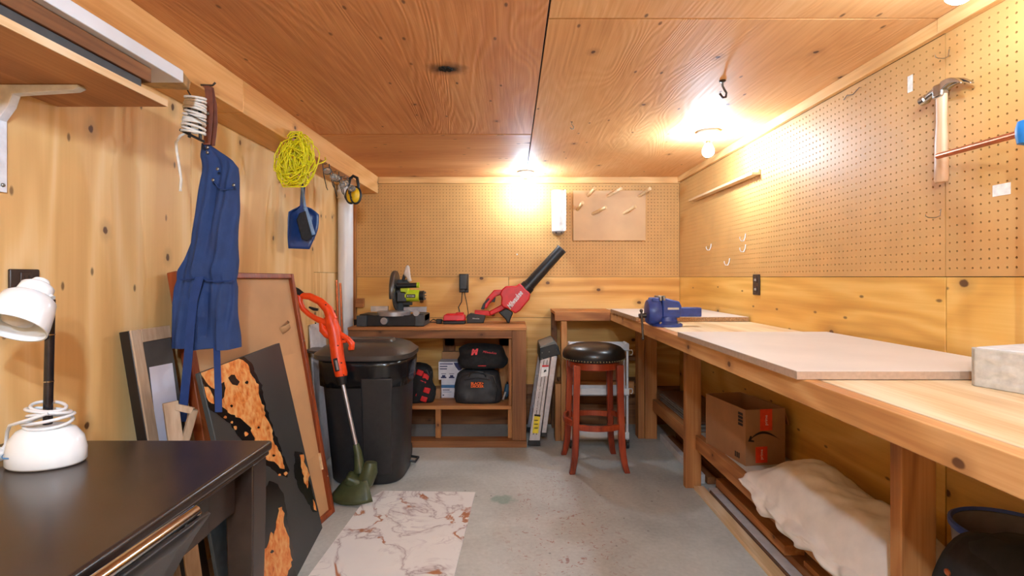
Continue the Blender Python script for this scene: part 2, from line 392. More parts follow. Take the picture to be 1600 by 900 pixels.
beam(YF + .01, 2.028, 'trim_5'); beam(2.031, YB - .023, 'trim_6', -.001)

# ------------------------------------------------------------------ ceiling bulbs
MAT['porcelain'] = plain('white_porcelain', (236, 234, 228), 0.25)
def glow(e):
    s = N('glowing_bulb'); s.fin(lin(255, 250, 240), 0.3)
    s.b.inputs['Emission Color'].default_value = (*BULB_COL, 1); s.b.inputs['Emission Strength'].default_value = e
    return s.m
MAT['bulb'] = glow(BULB); MAT['bulb_fill'] = glow(BULB_FILL); MAT['bulb_back'] = glow(BULB_BACK); MAT['bulb_dim'] = glow(BULB * .3)
MAT['brass'] = plain('socket_metal', (190, 170, 120), 0.35, 1.0)
def ceiling_bulb(x, y, label, mt='bulb'):
    t = thing('ceiling_bulb', label, 'light', (x, y, ZC), 0, 'bare bulbs in white ceiling sockets')
    build(MB().lathe([(.058, 0), (.062, -.006), (.062, -.014), (.05, -.02), (.034, -.026), (.026, -.05), (.0, -.05)], n=28), 'socket_base', MAT['porcelain'], t, world=False, smooth=35)
    build(MB().lathe([(.014, -.048), (.014, -.062), (.013, -.066)], n=16), 'screw_collar', MAT['brass'], t, world=False, smooth=35)
    build(MB().lathe([(.012, -.064), (.019, -.075), (.028, -.092), (.031, -.108), (.027, -.124), (.016, -.134), (.003, -.138)], n=16), 'bulb', MAT[mt], t, world=False, smooth=180)
    return t
ceiling_bulb(.10, 3.78, 'glowing bare bulb in white socket on ceiling, close to back wall', 'bulb_back')
ceiling_bulb(1.05, 2.74, 'glowing bare bulb in white socket on ceiling above blue vise side of bench')
ceiling_bulb(1.05, 1.20, 'bare ceiling bulb in white socket above the hammer, its glow at the top edge', 'bulb_dim')
ceiling_bulb(-.08, -.28, 'added fill bulb in white ceiling socket behind the viewpoint, nearest the desk', 'bulb_fill')  # unseen bulb, added to brighten the left wall and floor
ceiling_bulb(.25, -.85, 'added fill bulb in white ceiling socket behind the viewpoint, bench side', 'bulb_fill')  # second added bulb out of view, more fill from behind
# ------------------------------------------------------------------ bench against the back wall
H1 = .81
t = thing('workbench', 'low wooden workbench with a shelf, against the back wall beside the bin', 'workbench', (-.55, 3.72, 0))
P = lambda m, n, mt, par=None, **k: build(m, n, MAT[mt] if isinstance(mt, str) else mt, par if par is not None else t, **k)
for i, (y0, y1) in enumerate([(3.46, 3.64), (3.643, 3.82), (3.823, 3.975)]):
    P(MB().box(-1.112, .1, y0, y1, H1 - .02, H1), 'top_plank', 'studX', bevel=.002)
P(MB().box(-1.11, .0, 3.467, 3.505, H1 - .075, H1 - .021), 'apron_board', 'oldX', bevel=.002)
P(MB().box(.0, .096, 3.462, 3.55, .045, H1 - .021), 'post', 'oldZ', bevel=.003)
P(MB().box(.058, .096, 3.89, 3.97, .0, H1 - .021), 'post', 'oldZ', bevel=.003)
P(MB().box(-1.11, -1.03, 3.47, 3.55, .045, H1 - .021), 'post', 'oldZ', bevel=.003)
P(MB().box(-.022, -.002, 3.51, 3.59, .27, H1 - .022), 'side_rail', 'studZ', bevel=.002)
P(MB().box(-1.112, -.002, 3.50, 3.68, .245, .27), 'shelf_plank', 'studX', bevel=.002)
P(MB().box(-1.112, -.002, 3.682, 3.86, .245, .27), 'shelf_plank', 'studX', bevel=.002)
P(MB().box(-1.112, -.002, 3.862, 3.985, .245, .27), 'shelf_plank', 'studX', bevel=.002)
for x in (-.525, -.028, -1.0):
    P(MB().box(x, x + .036, 3.51, 3.55, .046, .244), 'shelf_leg', 'studZ', bevel=.002)
P(MB().box(-1.11, .1, 3.45, 3.56, .0, .044), 'base_board', 'oldX', bevel=.003)
P(MB().box(-.52, .04, 3.94, 3.975, .62, .70), 'rear_rail', 'oldX', bevel=.002)
P(MB().box(-.53, -.44, 3.94, 3.985, .27, .76), 'rear_stud', 'oldZ', bevel=.002)
P(MB().box(-.10, -.01, 3.94, 3.985, .27, .76), 'rear_stud', 'studZ', bevel=.002)

# ------------------------------------------------------------------ long bench along the right wall with its return
H2 = .905
t = thing('workbench', 'long L-shaped wooden workbench running along the right wall, vise on it', 'workbench', (.98, 2.0, 0))
for (y0, y1) in [(-.9, SEAM), (SEAM + .002, 3.572)]:
    P(MB().box(.736, XR - .003, y0, y1, H2 - .018, H2), 'top_panel', 'bench', bevel=.0015)
P(MB().box(.736, XR - .003, 3.574, 3.995, H2 - .018, H2), 'top_panel', 'bench', bevel=.0015)
# front boards: the two meet in a slanted scarf joint
zb = .848
P(MB().prism([(.69, -.9, zb), (.69, 2.62, zb), (.69, 2.72, H2 + .001), (.69, -.9, H2 + .001)], (.0375, 0, 0)), 'apron_board', 'apron_wood', bevel=.002)
P(MB().prism([(.691, 2.624, zb), (.691, 3.62, zb), (.691, 3.62, H2), (.691, 2.724, H2)], (.0365, 0, 0)), 'apron_board', 'apron_wood', bevel=.002)
P(MB().box(.30, .688, 3.58, 3.62, zb - .004, H2), 'apron_board', 'apron_wood_x', bevel=.002)
P(MB().box(.30, .731, 3.622, 3.80, H2 - .02, H2), 'top_plank', 'studX', bevel=.002)
P(MB().box(.30, .731, 3.802, 3.99, H2 - .02, H2), 'top_plank', 'studX', bevel=.002)
# uprights of the return
P(MB().box(.345, .385, 3.585, 3.675, 0, zb - .005), 'post', 'studZ', bevel=.003)
P(MB().box(.303, .343, 3.59, 3.68, 0, .40), 'post_brace', 'studZ', bevel=.003)
P(MB().box(.303, .343, 3.90, 3.99, 0, H2 - .021), 'post', 'oldZ', bevel=.003)
P(MB().box(.39, .905, 3.79, 3.83, .285, .375), 'return_rail', 'studX', bevel=.002)
P(MB().box(.35, 1.0, 3.835, 3.985, .355, .374), 'return_shelf', 'oldX', bevel=.002)
# posts
P(MB().box(.945, 1.031, 3.636, 3.676, 0, H2 - .019), 'post', 'studZ', bevel=.003)
P(MB().box(.898, .943, 3.64, 3.73, 0, H2 - .019), 'post', 'studZ', bevel=.003)
P(MB().box(.945, 1.031, 2.787, 2.826, 0, H2 - .019), 'post', 'studZ', bevel=.003)
P(MB().box(.945, 1.031, 1.243, 1.281, 0, H2 - .019), 'post', 'studZ', bevel=.003)
P(MB().box(.945, 1.031, -.30, -.262, 0, H2 - .019), 'post', 'studZ', bevel=.003)
for y in (3.66, 2.83, 1.285, .2):
    P(MB().box(1.034, XR - .004, y, y + .04, H2 - .105, H2 - .0185) if y != 3.66 else MB().box(1.033, XR - .004, 3.64, 3.68, H2 - .105, H2 - .0185), 'cross_brace', 'studX', bevel=.002)
# low shelf: rails and boards
P(MB().box(.997, 1.035, 2.828, 3.634, .205, .284), 'shelf_rail', 'studY', bevel=.003)
P(MB().box(.997, 1.035, 1.283, 2.785, .215, .292), 'shelf_rail', 'studY', bevel=.003)
P(MB().box(.997, 1.035, -.26, 1.241, .215, .292), 'shelf_rail', 'studY', bevel=.003)
P(MB().box(1.037, XR - .003, 2.83, 3.63, .268, .284), 'shelf_board', 'studY', bevel=.0015)
MAT['shelf_white'] = plain('worn_white_shelf', (206, 200, 192), 0.55, 0, .07, 12)
P(MB().box(1.037, XR - .003, 1.285, 2.826, .276, .292), 'shelf_board', 'shelf_white', bevel=.0015)
P(MB().box(1.037, XR - .003, -.26, 1.283, .276, .292), 'shelf_board', 'studY', bevel=.0015)

# ------------------------------------------------------------------ sheets on the bench
MAT['mdf_top'] = plain('white_melamine', (222, 212, 202), 0.4, 0, .03, 4)
MAT['mdf_edge'] = plain('mdf_edge', (176, 148, 126), 0.6, 0, .05, 90)
MAT['chip_edge'] = plain('chipboard_edge', (164, 124, 84), 0.8, 0, .22, 160, .3)
def sheet(name, label, x0, x1, y0, y1, z0, z1, mtop, medge):
    t = thing(name, label, 'board', ((x0 + x1) / 2, (y0 + y1) / 2, z0))
    build(MB().box(x0, x1, y0, y1, z0, z1 - .0012), 'core', MAT[medge], t, bevel=.0008, seg=1)
    build(MB().box(x0, x1, y0, y1, z1 - .001, z1), 'face', MAT[mtop], t)
sheet('melamine_board', 'large white faced board lying on the long bench near the stone block', .676, 1.285, 1.215, 2.09, H2 + .0018, H2 + .022, 'mdf_top', 'mdf_edge')
sheet('chipboard_panel', 'white topped chipboard panel on the bench behind the blue vise', .68, 1.30, 2.81, 3.53, H2 + .0018, H2 + .026, 'mdf_top', 'chip_edge')

# stone block: split-face front, smooth top
MAT['stone'] = plain('grey_stone', (190, 182, 170), 0.9, 0, .06, 70, .5)
MAT['stone_top'] = plain('stone_top', (214, 212, 208), 0.85, 0, .06, 40, .2)
t = thing('stone_block', 'grey split-face stone block on the bench by the right edge', 'stone block', (1.14, 1.08, H2))
def rock(o, u, v, nrm, W, Hh, nu, nv, amp, seed):
    G = []
    for j in range(nv + 1):
        r = []
        for i in range(nu + 1):
            a = i / nu; b = j / nv; e = min(1, min(a, 1 - a, b, 1 - b) * 8)
            q = noise.noise(Vector((a * W * 26, b * Hh * 70, seed))) + .6 * noise.noise(Vector((a * W * 70, b * Hh * 130, seed + 5)))
            r.append(Vector(o) + Vector(u) * (a * W) + Vector(v) * (b * Hh) + Vector(nrm) * (amp * q * e))
        G.append(r)
    return G
c0 = Vector((1.045, 1.155, H2 + .0005)); c1 = Vector((1.12, .93, H2 + .0005)); ud = (c1 - c0); W = ud.length; ud.normalize()
nd = Vector((-ud.y, ud.x, 0)); nd = -nd if nd.x > 0 else nd
hb = .088
bk0 = c0 - nd * .17; bk1 = c1 - nd * .17
build(MB().hexa([c0, c1, bk0, bk1, c0 + Vector((0, 0, hb)), c1 + Vector((0, 0, hb)), bk0 + Vector((0, 0, hb)), bk1 + Vector((0, 0, hb))]), 'body', MAT['stone_top'], t, bevel=.004)
zz = Vector((0, 0, 1))
build(MB().grid(rock(c0 + nd * .004, ud, zz, nd, W, hb * .97, 40, 24, .0045, 3.0)), 'split_face', MAT['stone'], t, smooth=60, solid=.006)
build(MB().grid(rock(c0 - nd * .17 + -ud * .004, nd, zz, -ud, .17, hb * .97, 30, 20, .004, 9.0)), 'split_face', MAT['stone'], t, smooth=60, solid=.006)

# ------------------------------------------------------------------ vise
MAT['vise_blue'] = plain('vise_blue_paint', (44, 62, 128), 0.4, 0, .12, 25, .05)
MAT['steel'] = plain('worn_steel', (150, 146, 140), 0.35, 1.0, .12, 40)
MAT['dark_steel'] = plain('dark_steel', (92, 82, 74), 0.45, 1.0, .15, 40)
t = thing('bench_vise', 'blue metal bench vise clamped at the front edge of the long bench', 'vise', (.775, 2.56, H2), 0)
L = lambda m, n, mt, par=None, **k: build(m, n, MAT[mt] if isinstance(mt, str) else mt, par if par is not None else t, world=False, **k)
def disc_x(m, x0, x1, y, z, prof, n=24, sz=1.0):
    """solid of revolution round the x axis: prof = [(r, t)] with t from 0 to 1 between x0 and x1"""
    rings = [[Vector((x0 + (x1 - x0) * tt, y + r * math.cos(2 * math.pi * k / n), z + r * sz * math.sin(2 * math.pi * k / n))) for k in range(n)] for r, tt in prof]
    return m.loops(rings)
L(MB().lathe([(.075, .001), (.075, .012), (.062, .02), (.05, .028), (.044, .05)], n=28), 'swivel_base', 'vise_blue', smooth=40)
for a in (.5, 2.2, 3.9, 5.4):
    L(MB().lathe([(.008, .012), (.008, .024), (.005, .026)], (.062 * math.cos(a), .062 * math.sin(a), 0), n=6), 'bolt', 'steel')
L(MB().prism([(-.035, -.045, .045), (.055, -.045, .045), (.06, -.045, .10), (.05, -.045, .125), (-.02, -.045, .142), (-.035, -.045, .135)], (0, .09, 0)), 'rear_jaw_body', 'vise_blue', bevel=.008)
disc = MB(); disc_x(disc, -.105, -.04, 0, .072, [(.03, 0), (.055, .06), (.064, .3), (.064, .8), (.058, 1)], 28, 1.04)
L(disc, 'front_jaw_body', 'vise_blue', smooth=45)
L(MB().box(-.085, -.042, -.04, .04, .12, .143), 'front_jaw_neck', 'vise_blue', bevel=.006)
L(MB().box(-.05, -.039, -.048, .048, .128, .152), 'jaw_plate', 'steel', bevel=.002)
L(MB().box(-.033, -.022, -.048, .048, .130, .153), 'jaw_plate', 'steel', bevel=.002)
L(MB().box(.05, .165, -.026, .026, .048, .094), 'slide_bar', 'vise_blue', bevel=.005)
L(MB().tube([(-.14, 0, .05), (-.1, 0, .055)], .012, 12), 'screw_head', 'dark_steel', smooth=40)
L(MB().tube([(-.133, -.02, .075), (-.128, -.03, -.055)], .0055, 10), 'handle_bar', 'dark_steel', smooth=40)
L(MB().sphere((-.1335, -.02, .078), .009), 'handle_knob', 'dark_steel', smooth=180)
L(MB().sphere((-.128, -.03, -.058), .009), 'handle_knob', 'dark_steel', smooth=180)
L(MB().box(-.01, .045, -.0465, -.0455, .085, .095), 'maker_plate', plain('worn_plate', (188, 178, 158), .5))

# ------------------------------------------------------------------ bar stool
MAT['cherry'] = wood('cherry_stain', (108, 34, 14), (146, 52, 24), (174, 72, 36), 'Z', knots=0, rough=0.3, bump=.03, spec=.5)
MAT['black_leather'] = plain('black_leather', (30, 26, 24), 0.32, 0, .1, 60, .08)
t = thing('bar_stool', 'cherry wood bar stool with round black padded seat in front of the white cart', 'stool', (.505, 3.165, 0), math.radians(3))
L(MB().lathe([(.165, .64), (.186, .648), (.19, .66), (.192, .675), (.186, .70), (.165, .722), (.12, .737), (.06, .742), (.004, .743)], n=40), 'seat_cushion', 'black_leather', smooth=70)
L(MB().lathe([(.15, .595), (.155, .60), (.155, .636), (.15, .64), (.13, .64), (.13, .595)], n=40, cap=False), 'seat_ring', 'cherry', smooth=40)
nails = MB()
for k in range(64):
    a = 2 * math.pi * k / 64
    nails.sphere((.1895 * math.cos(a), .1895 * math.sin(a), .654), .0042, 6, 4)
L(nails, 'nailhead_trim', 'brass', smooth=180, kind='stuff', label='row of small brass nailheads')
def stool_leg(sx, sy):
    pts = [(.128, .63), (.13, .5), (.134, .35), (.137, .2), (.143, .1), (.153, .04), (.163, 0)]
    rings = []
    for i, (q, z) in enumerate(pts):
        h = .021 if z > .55 else (.0185 if z > .08 else .017)
        c = Vector((q * sx, q * sy, z))
        rings.append([c + Vector((a * h, b * h, 0)) for a, b in ((-1, -1), (1, -1), (1, 1), (-1, 1))])
    return MB().loops(rings)
for sx in (-1, 1):
    for sy in (-1, 1):
        L(stool_leg(sx, sy), 'leg', 'cherry', bevel=.004)
def arc_rail(a0, dirv, z, bulge):
    m = MB(); pts = []
    A = Vector((a0[0], a0[1], z)); B = Vector((dirv[0], dirv[1], z)); nrm = (A + B) * .5; nrm.z = 0; nrm.normalize()
    rings = []
    for k in range(13):
        s_ = k / 12; p = A.lerp(B, s_) + nrm * (bulge * 4 * s_ * (1 - s_))
        d = (B - A).normalized() + nrm * (bulge * 4 * (1 - 2 * s_) / (B - A).length); d.normalize()
        n_ = Vector((d.y, -d.x, 0))
        rings.append([p + n_ * a * .0095 + Vector((0, 0, b * .017)) for a, b in ((-1, -1), (1, -1), (1, 1), (-1, 1))])
    return m.loops(rings)
q = .135
for A, B in (((-q, -q), (q, -q)), ((q, -q), (q, q)), ((q, q), (-q, q)), ((-q, q), (-q, -q))):
    L(arc_rail(A, B, .265 if A[1] == B[1] else .28, .045), 'foot_rail', 'cherry', bevel=.003)

# ------------------------------------------------------------------ white rolling cart
MAT['white_plastic'] = plain('white_plastic', (226, 224, 224), 0.35, 0, .02)
MAT['black_plastic'] = plain('black_plastic', (28, 28, 30), 0.4, 0, .1, 40)
t = thing('rolling_cart', 'slim white plastic rolling cart standing behind the bar stool', 'cart', (.585, 3.49, 0), 0)
for z in (.062, .355, .655):
    sh = L(MB().box(-.2, .2, -.06, .06, z, z + .008), 'shelf_tray', 'white_plastic', bevel=.002)
    for y in (-.06, .056): L(MB().box(-.2, .2, y, y + .004, z, z + .048), 'tray_rim', 'white_plastic', sh, bevel=.001)
    for x in (-.2, .196): L(MB().box(x, x + .004, -.056, .056, z, z + .048), 'tray_rim', 'white_plastic', sh, bevel=.001)
for x in (-.19, .19):
    for y in (-.05, .05):
        L(MB().tube([(x, y, .05), (x, y, .70)], .008, 12), 'upright', 'white_plastic', smooth=40)
        w = L(MB().tube([(x - .008, y, .026), (x + .008, y, .026)], .026, 18), 'caster_wheel', 'black_plastic', smooth=40)
        L(MB().box(x - .012, x + .012, y - .012, y + .012, .042, .058), 'caster_fork', 'black_plastic', w, bevel=.002)
for z in (.40, .66):
    L(MB().tube([(.2, -.05, z), (.222, -.05, z), (.226, -.05, z - .02), (.218, -.05, z - .034), (.21, -.05, z - .03)], .0028, 8), 'side_hook', 'white_plastic', smooth=60)
L(MB().tube([(.19, -.05, .7), (.19, .05, .7)], .008, 10), 'top_bar', 'white_plastic', smooth=40)
L(MB().tube([(-.19, -.05, .7), (-.19, .05, .7)], .008, 10), 'top_bar', 'white_plastic', smooth=40)

# ------------------------------------------------------------------ folded aluminium ladder
MAT['alu'] = plain('brushed_aluminium', (196, 190, 192), 0.38, 0.85, .05, 50)
t = thing('step_ladder', 'folded aluminium step ladder leaning beside the low bench', 'ladder', (.16, 3.64, 0))
YL0, YL1 = 3.47, 3.80
def rail(px0, px1, py0, px2, px3, py1, y0, y1):
    """side rail cut from its outline: bottom px0..px1 at py0, top px2..px3 at py1, seen at depth YL0"""
    a, b, c, d = at(px0, py0, YL0), at(px1, py0, YL0), at(px3, py1, YL0), at(px2, py1, YL0)
    return MB().prism([Vector((p.x, y0, p.z)) for p in (a, b, c, d)], (0, y1 - y0, 0))
for (y0, y1) in ((YL0, YL0 + .026), (YL1 - .026, YL1)):
    r_ = P(rail(826, 843.5, 690, 845.5, 860, 556, y0, y1), 'front_rail', 'alu', bevel=.003)
    if y0 == YL0:
        for k, (f0, f1) in enumerate(((.30, .36), (.60, .66))):
            P(MB().prism([at(826 + 19.5 * f + (16 * f), 0, YL0) * 0 + Vector((at(826 + 19.5 * s_ + 17 * f, 690 - 134 * s_, YL0).x, YL0 - .0012, at(0, 690 - 134 * s_, YL0).z)) for s_, f in ((.08, f0), (.08, f1), (.95, f1), (.95, f0))], (0, .0012, 0)), 'rail_groove', 'dark_steel', r_)
    P(rail(846, 853.5, 678, 861.5, 871, 556, y0, y1), 'rear_rail', 'alu', bevel=.003)
    P(rail(824.5, 844.5, 696, 825.8, 843.8, 688, y0 - .004, y1 + .004), 'foot', 'black_plastic', bevel=.002)
    P(rail(845.5, 854.5, 682, 845.5, 854.2, 676, y0 - .003, y1 + .003), 'foot', 'black_plastic', bevel=.002)
for k in range(5):
    s_ = .1 + k * .19; px = 826 + 19.5 * s_; py = 690 - 134 * s_
    p = at(px + 3, py, YL0); p2 = at(px + 14, py, YL0)
    P(MB().box(p.x, p2.x, YL0 + .027, YL1 - .027, p.z - .008, p.z + .004), 'step', 'alu', bevel=.002)
cap = MB().prism([Vector((at(px, py, YL0).x, YL0 - .008, at(px, py, YL0).z)) for px, py in ((843, 563), (843.5, 544), (868, 537), (872.5, 541), (875.5, 553.5))], (0, YL1 - YL0 + .016, 0))
cp = P(cap, 'top_cap', 'black_plastic', bevel=.004)
P(MB().prism([Vector((at(px, py, YL0).x, YL0 - .004, at(px, py, YL0).z + .0)) for px, py in ((843.5, 544.5), (844, 541), (866, 533), (870, 536.5), (872, 541))], (0, YL1 - YL0 + .008, 0)), 'cap_top', plain('cap_grey', (112, 108, 102), .4), bevel=.003)
for px, py in ((847, 551), (858, 549.5), (869.5, 546.5), (847, 560.5), (857.5, 558.5)):
    p = at(px, py, YL0); P(MB().sphere((p.x, YL0 - .0085, p.z), .0045, 8, 6), 'rivet', 'steel', cp, smooth=180)
lab = plain('label_white', (232, 228, 224), .5); laby = plain('label_yellow', (232, 206, 50), .5); labk = plain('label_black', (26, 24, 22), .5); labr = plain('label_red', (200, 40, 36), .5)
def sticker(pts, nm, mt, dy=.0016, par=None):
    return P(MB().prism([Vector((at(px, py, YL0).x, YL0 - dy, at(px, py, YL0).z)) for px, py in pts], (0, .0008, 0)), nm, mt, par)
w_ = sticker(((845, 589), (856.5, 587), (857.5, 570), (847, 570)), 'warning_label', lab, .0022)
sticker(((846.9, 573.5), (857.1, 573), (857.4, 570.2), (847.1, 570.2)), 'label_band', labr, .003, w_)
sticker(((849.5, 582), (854, 580), (853, 577), (850, 578.5)), 'label_mark', labk, .003, w_)
y_ = sticker(((831.8, 676.5), (841, 677), (844.5, 648), (835, 647)), 'caution_label', laby, .0022)
sticker(((835, 650), (844.3, 651), (844.6, 648), (835, 647)), 'label_band', labk, .003, y_)
for py in (656, 662, 668): sticker(((834.5, py + 1.2), (840, py + 1.4), (841, py), (835, py)), 'label_mark', labk, .003, y_)
lettering('WERNER', 'embossed_lettering', .038, MAT['alu'], t, frame(at(842.2, 622, YL0) + Vector((0, -.0012, 0)), Vector((at(845, 590, YL0) - at(839, 650, YL0))), Vector((-1, 0, .14))), extrude=.0006, sx=1.1)

# ------------------------------------------------------------------ desk in the near left
MAT['espresso'] = plain('dark_espresso', (48, 36, 31), 0.26, 0, .12, 14, .02)
HD = .75
t = thing('desk', 'dark espresso desk against the left wall with a white lamp on it', 'desk', (-.91, .53, 0))
P(MB().box(XL + .004, -.588, -.2, 1.26, HD - .024, HD), 'desktop', 'espresso', bevel=.008, seg=3)
P(MB().box(XL + .008, -.594, -.194, 1.254, HD - .034, HD - .025), 'underlip', 'espresso', bevel=.003)
P(MB().box(-.648, -.632, -.1, 1.17, HD - .135, HD - .035), 'front_apron', 'espresso', bevel=.002)
P(MB().box(XL + .06, -.66, 1.222, 1.24, HD - .135, HD - .035), 'end_apron', 'espresso', bevel=.002)
P(MB().box(XL + .06, -.66, -.185, -.167, HD - .135, HD - .035), 'end_apron', 'espresso', bevel=.002)
P(MB().box(XL + .012, XL + .03, -.1, 1.17, HD - .135, HD - .035), 'rear_apron', 'espresso', bevel=.002)
dr = P(MB().box(-.631, -.62, .12, 1.05, HD - .128, HD - .044), 'drawer_front', 'espresso', bevel=.003)
for (x, y) in ((-.63, 1.215), (XL + .04, 1.215), (-.63, -.155), (XL + .04, -.155)):
    h0, h1 = .032, .022
    P(MB().loops([[Vector((x + a * h0, y + b * h0, HD - .035)) for a, b in ((-1, -1), (1, -1), (1, 1), (-1, 1))],
                  [Vector((x + a * h0, y + b * h0, HD - .14)) for a, b in ((-1, -1), (1, -1), (1, 1), (-1, 1))],
                  [Vector((x + a * h1, y + b * h1, 0)) for a, b in ((-1, -1), (1, -1), (1, 1), (-1, 1))]]), 'leg', 'espresso', bevel=.003)

# chair tucked at the desk
MAT['chrome'] = plain('chrome', (214, 208, 204), 0.12, 1.0, .02)
MAT['black_vinyl'] = plain('black_vinyl', (34, 32, 32), 0.38, 0, .08, 50, .04)
t = thing('side_chair', 'chrome framed chair with black vinyl back pushed up to the dark desk', 'chair', (-.75, .63, 0))
ya, yb = .825, .42
top = [(-.522, ya, .772), (-.522, yb, .772)]
for y in (ya, yb):
    P(MB().tube([(-.512, y, .772), (-.53, y, .735), (-.575, y, .655), (-.628, y, .54), (-.66, y, .46), (-.64, y, .25), (-.60, y, .012)], .011, 12), 'rear_leg', 'chrome', smooth=60)
    P(MB().tube([(-.665, y, .44), (-.85, y, .45), (-1.02, y, .44), (-1.05, y, .40), (-1.06, y, .012)], .011, 12), 'front_leg', 'chrome', smooth=60)
P(MB().tube([(-.512, ya + .002, .772), (-.510, (ya + yb) / 2, .778), (-.512, yb - .002, .772)], .0095, 12), 'top_rail', 'chrome', smooth=60)
G = [[Vector((x + .013 - .006 * math.sin(math.pi * s_ / 10), ya + .012 + (yb - ya - .024) * s_ / 10, z)) for s_ in range(11)] for x, z in ((-.508, .766), (-.533, .73), (-.556, .69), (-.578, .65), (-.603, .60), (-.628, .545))]
P(MB().grid(G), 'backrest_panel', 'black_vinyl', smooth=60, solid=.007)
P(MB().box(-1.05, -.66, yb + .012, ya - .012, .452, .497), 'seat', 'black_vinyl', bevel=.015, seg=3)
# ================================================================== things on and under the low bench
MAT['green'] = plain('lime_green_plastic', (190, 206, 36), 0.4, 0, .05)
MAT['grey_plastic'] = plain('grey_plastic', (66, 68, 70), 0.45, 0, .08)
MAT['cast_alu'] = plain('cast_aluminium', (170, 166, 166), 0.42, .7, .06)
MAT['saw_grip'] = plain('pale_grip', (214, 196, 180), 0.5)
# --- mitre saw (local frame: 1 px = K m, z up from the bench top)
K = 3.53 / 800
t = thing('miter_saw', 'lime green and grey miter saw on the low bench', 'saw', (at(612, 0, 3.53).x, 3.62, H1 + .001))
X = lambda px: (px - 612) * K
Z = lambda py: (513 - py) * K
def lbox(px0, px1, y0, y1, pt, pb, nm, mt, par=None, bevel=.003):
    return L(MB().box(X(px0), X(px1), y0, y1, Z(pb), Z(pt)), nm, mt, par, bevel=bevel)
base = L(MB().prism([(X(px), -.10, Z(py)) for px, py in ((559, 513), (655, 513), (664, 506), (664, 494), (652, 494), (640, 496), (585, 496), (574, 494), (562, 494))], (0, .20, 0)), 'base', 'black_plastic', bevel=.006)
lbox(559, 574, -.12, .12, 496, 512.6, 'base_foot', 'grey_plastic')
lbox(650, 664, -.12, .12, 495, 512, 'base_foot', 'grey_plastic')
lbox(614, 632, .06, .10, 440, 497, 'pivot_arm', 'grey_plastic')
L(MB().lathe([(.115, Z(497)), (.115, Z(491)), (.11, Z(490))], (X(612), -.02, 0), n=32), 'turntable', 'cast_alu', smooth=40)
lbox(572, 600, .02, .045, 483, 492, 'fence', 'saw_grip'); lbox(625, 662, .02, .045, 484, 493, 'fence', 'cast_alu')
for px, py in ((602, 504), (651.5, 492)):
    L(MB().tube([(X(px), -.128, Z(py)), (X(px), -.10, Z(py))], .024 if px < 610 else .02, 18), 'knob', 'cast_alu', smooth=40)
sw = math.radians(-2)
def disc_rot(cx, cy, cz, r, th, a0=0, a1=2 * math.pi, r0=0, n=40, yaw=sw):
    """flat ring sector standing in a plane that faces +x turned by yaw; returned as one solid"""
    ax = Vector((math.cos(yaw), -math.sin(yaw), 0)); u = Vector((math.sin(yaw), math.cos(yaw), 0)); c = Vector((cx, cy, cz))
    rings = []
    for k in range(n + 1):
        a = a0 + (a1 - a0) * k / n; d = u * math.cos(a) + Vector((0, 0, math.sin(a)))
        rings.append([c + d * r0 - ax * th / 2, c + d * (r - .006) - ax * th / 2, c + d * r - ax * th / 4, c + d * r + ax * th / 4, c + d * (r - .006) + ax * th / 2, c + d * r0 + ax * th / 2])
    full = abs(a1 - a0 - 2 * math.pi) < 1e-6
    return MB().loops(rings[:-1] if full else rings, closed_v=full, cap=not full)
cz = Z(459); cx = X(611)
L(disc_rot(cx, .03, cz, .148, .03, math.radians(-20), math.radians(200), .03), 'upper_guard', plain('gunmetal_guard', (96, 92, 88), .35, .7), smooth=40)
L(disc_rot(cx + .004, .03, cz, .13, .0022, 0, 2 * math.pi, .012, 48), 'blade', 'steel', smooth=40)
MAT['smoke'] = plain('smoky_clear_plastic', (120, 108, 100), 0.2, 0, .03, Transmission_Weight=.6)
L(disc_rot(cx + .012, .03, cz, .136, .014, math.radians(160), math.radians(345), .09, 30), 'lower_guard', 'smoke', smooth=40)
lbox(617, 631, -.02, .06, 459, 475, 'gearbox', 'grey_plastic')
lbox(622, 634, -.02, .05, 449, 462, 'head_body', 'green')
L(MB().tube([(X(629), .02, Z(466)), (X(651), .02, Z(466))], .042, 20), 'motor', 'green', smooth=40)
L(MB().tube([(X(651), .02, Z(466)), (X(658), .02, Z(466))], [.034, .036], 16), 'motor_cap', 'black_plastic', smooth=40)
for k in range(8):
    a = 2 * math.pi * k / 8; L(MB().box(X(657.5), X(661), .02 + .026 * math.cos(a) - .003, .02 + .026 * math.cos(a) + .003, Z(466) + .026 * math.sin(a) - .003, Z(466) + .026 * math.sin(a) + .003), 'vent_fin', 'grey_plastic')
L(MB().tube([(X(617), -.03, Z(450)), (X(649), -.03, Z(449))], .018, 16), 'carry_handle', 'black_plastic', smooth=40)
L(MB().tube([(X(649), -.03, Z(449)), (X(652.5), -.03, Z(449))], .02, 16), 'handle_cap', 'green', smooth=40)
lbox(626, 640, -.02, .02, 476, 481, 'laser_housing', 'black_plastic')
L(MB().prism([(X(px), -.006, Z(py)) for px, py in ((626, 432), (628, 424), (630, 418.5), (632.5, 416.5), (635, 419), (636, 428), (637, 436), (639, 443), (633, 444), (631, 437))], (0, .034, 0)), 'operating_handle', 'saw_grip', bevel=.008)
L(MB().prism([(X(px), 0, Z(py)) for px, py in ((623, 441), (625.5, 431), (629, 437), (628, 442))], (0, .02, 0)), 'trigger', 'black_plastic', bevel=.003)
L(MB().box(X(608), X(616), -.106, -.1, Z(497), Z(494)), 'miter_pointer', 'green')
pl = lbox(631.5, 646, -.0235, -.0215, 463.5, 469, 'name_plate', 'black_plastic', bevel=.001)
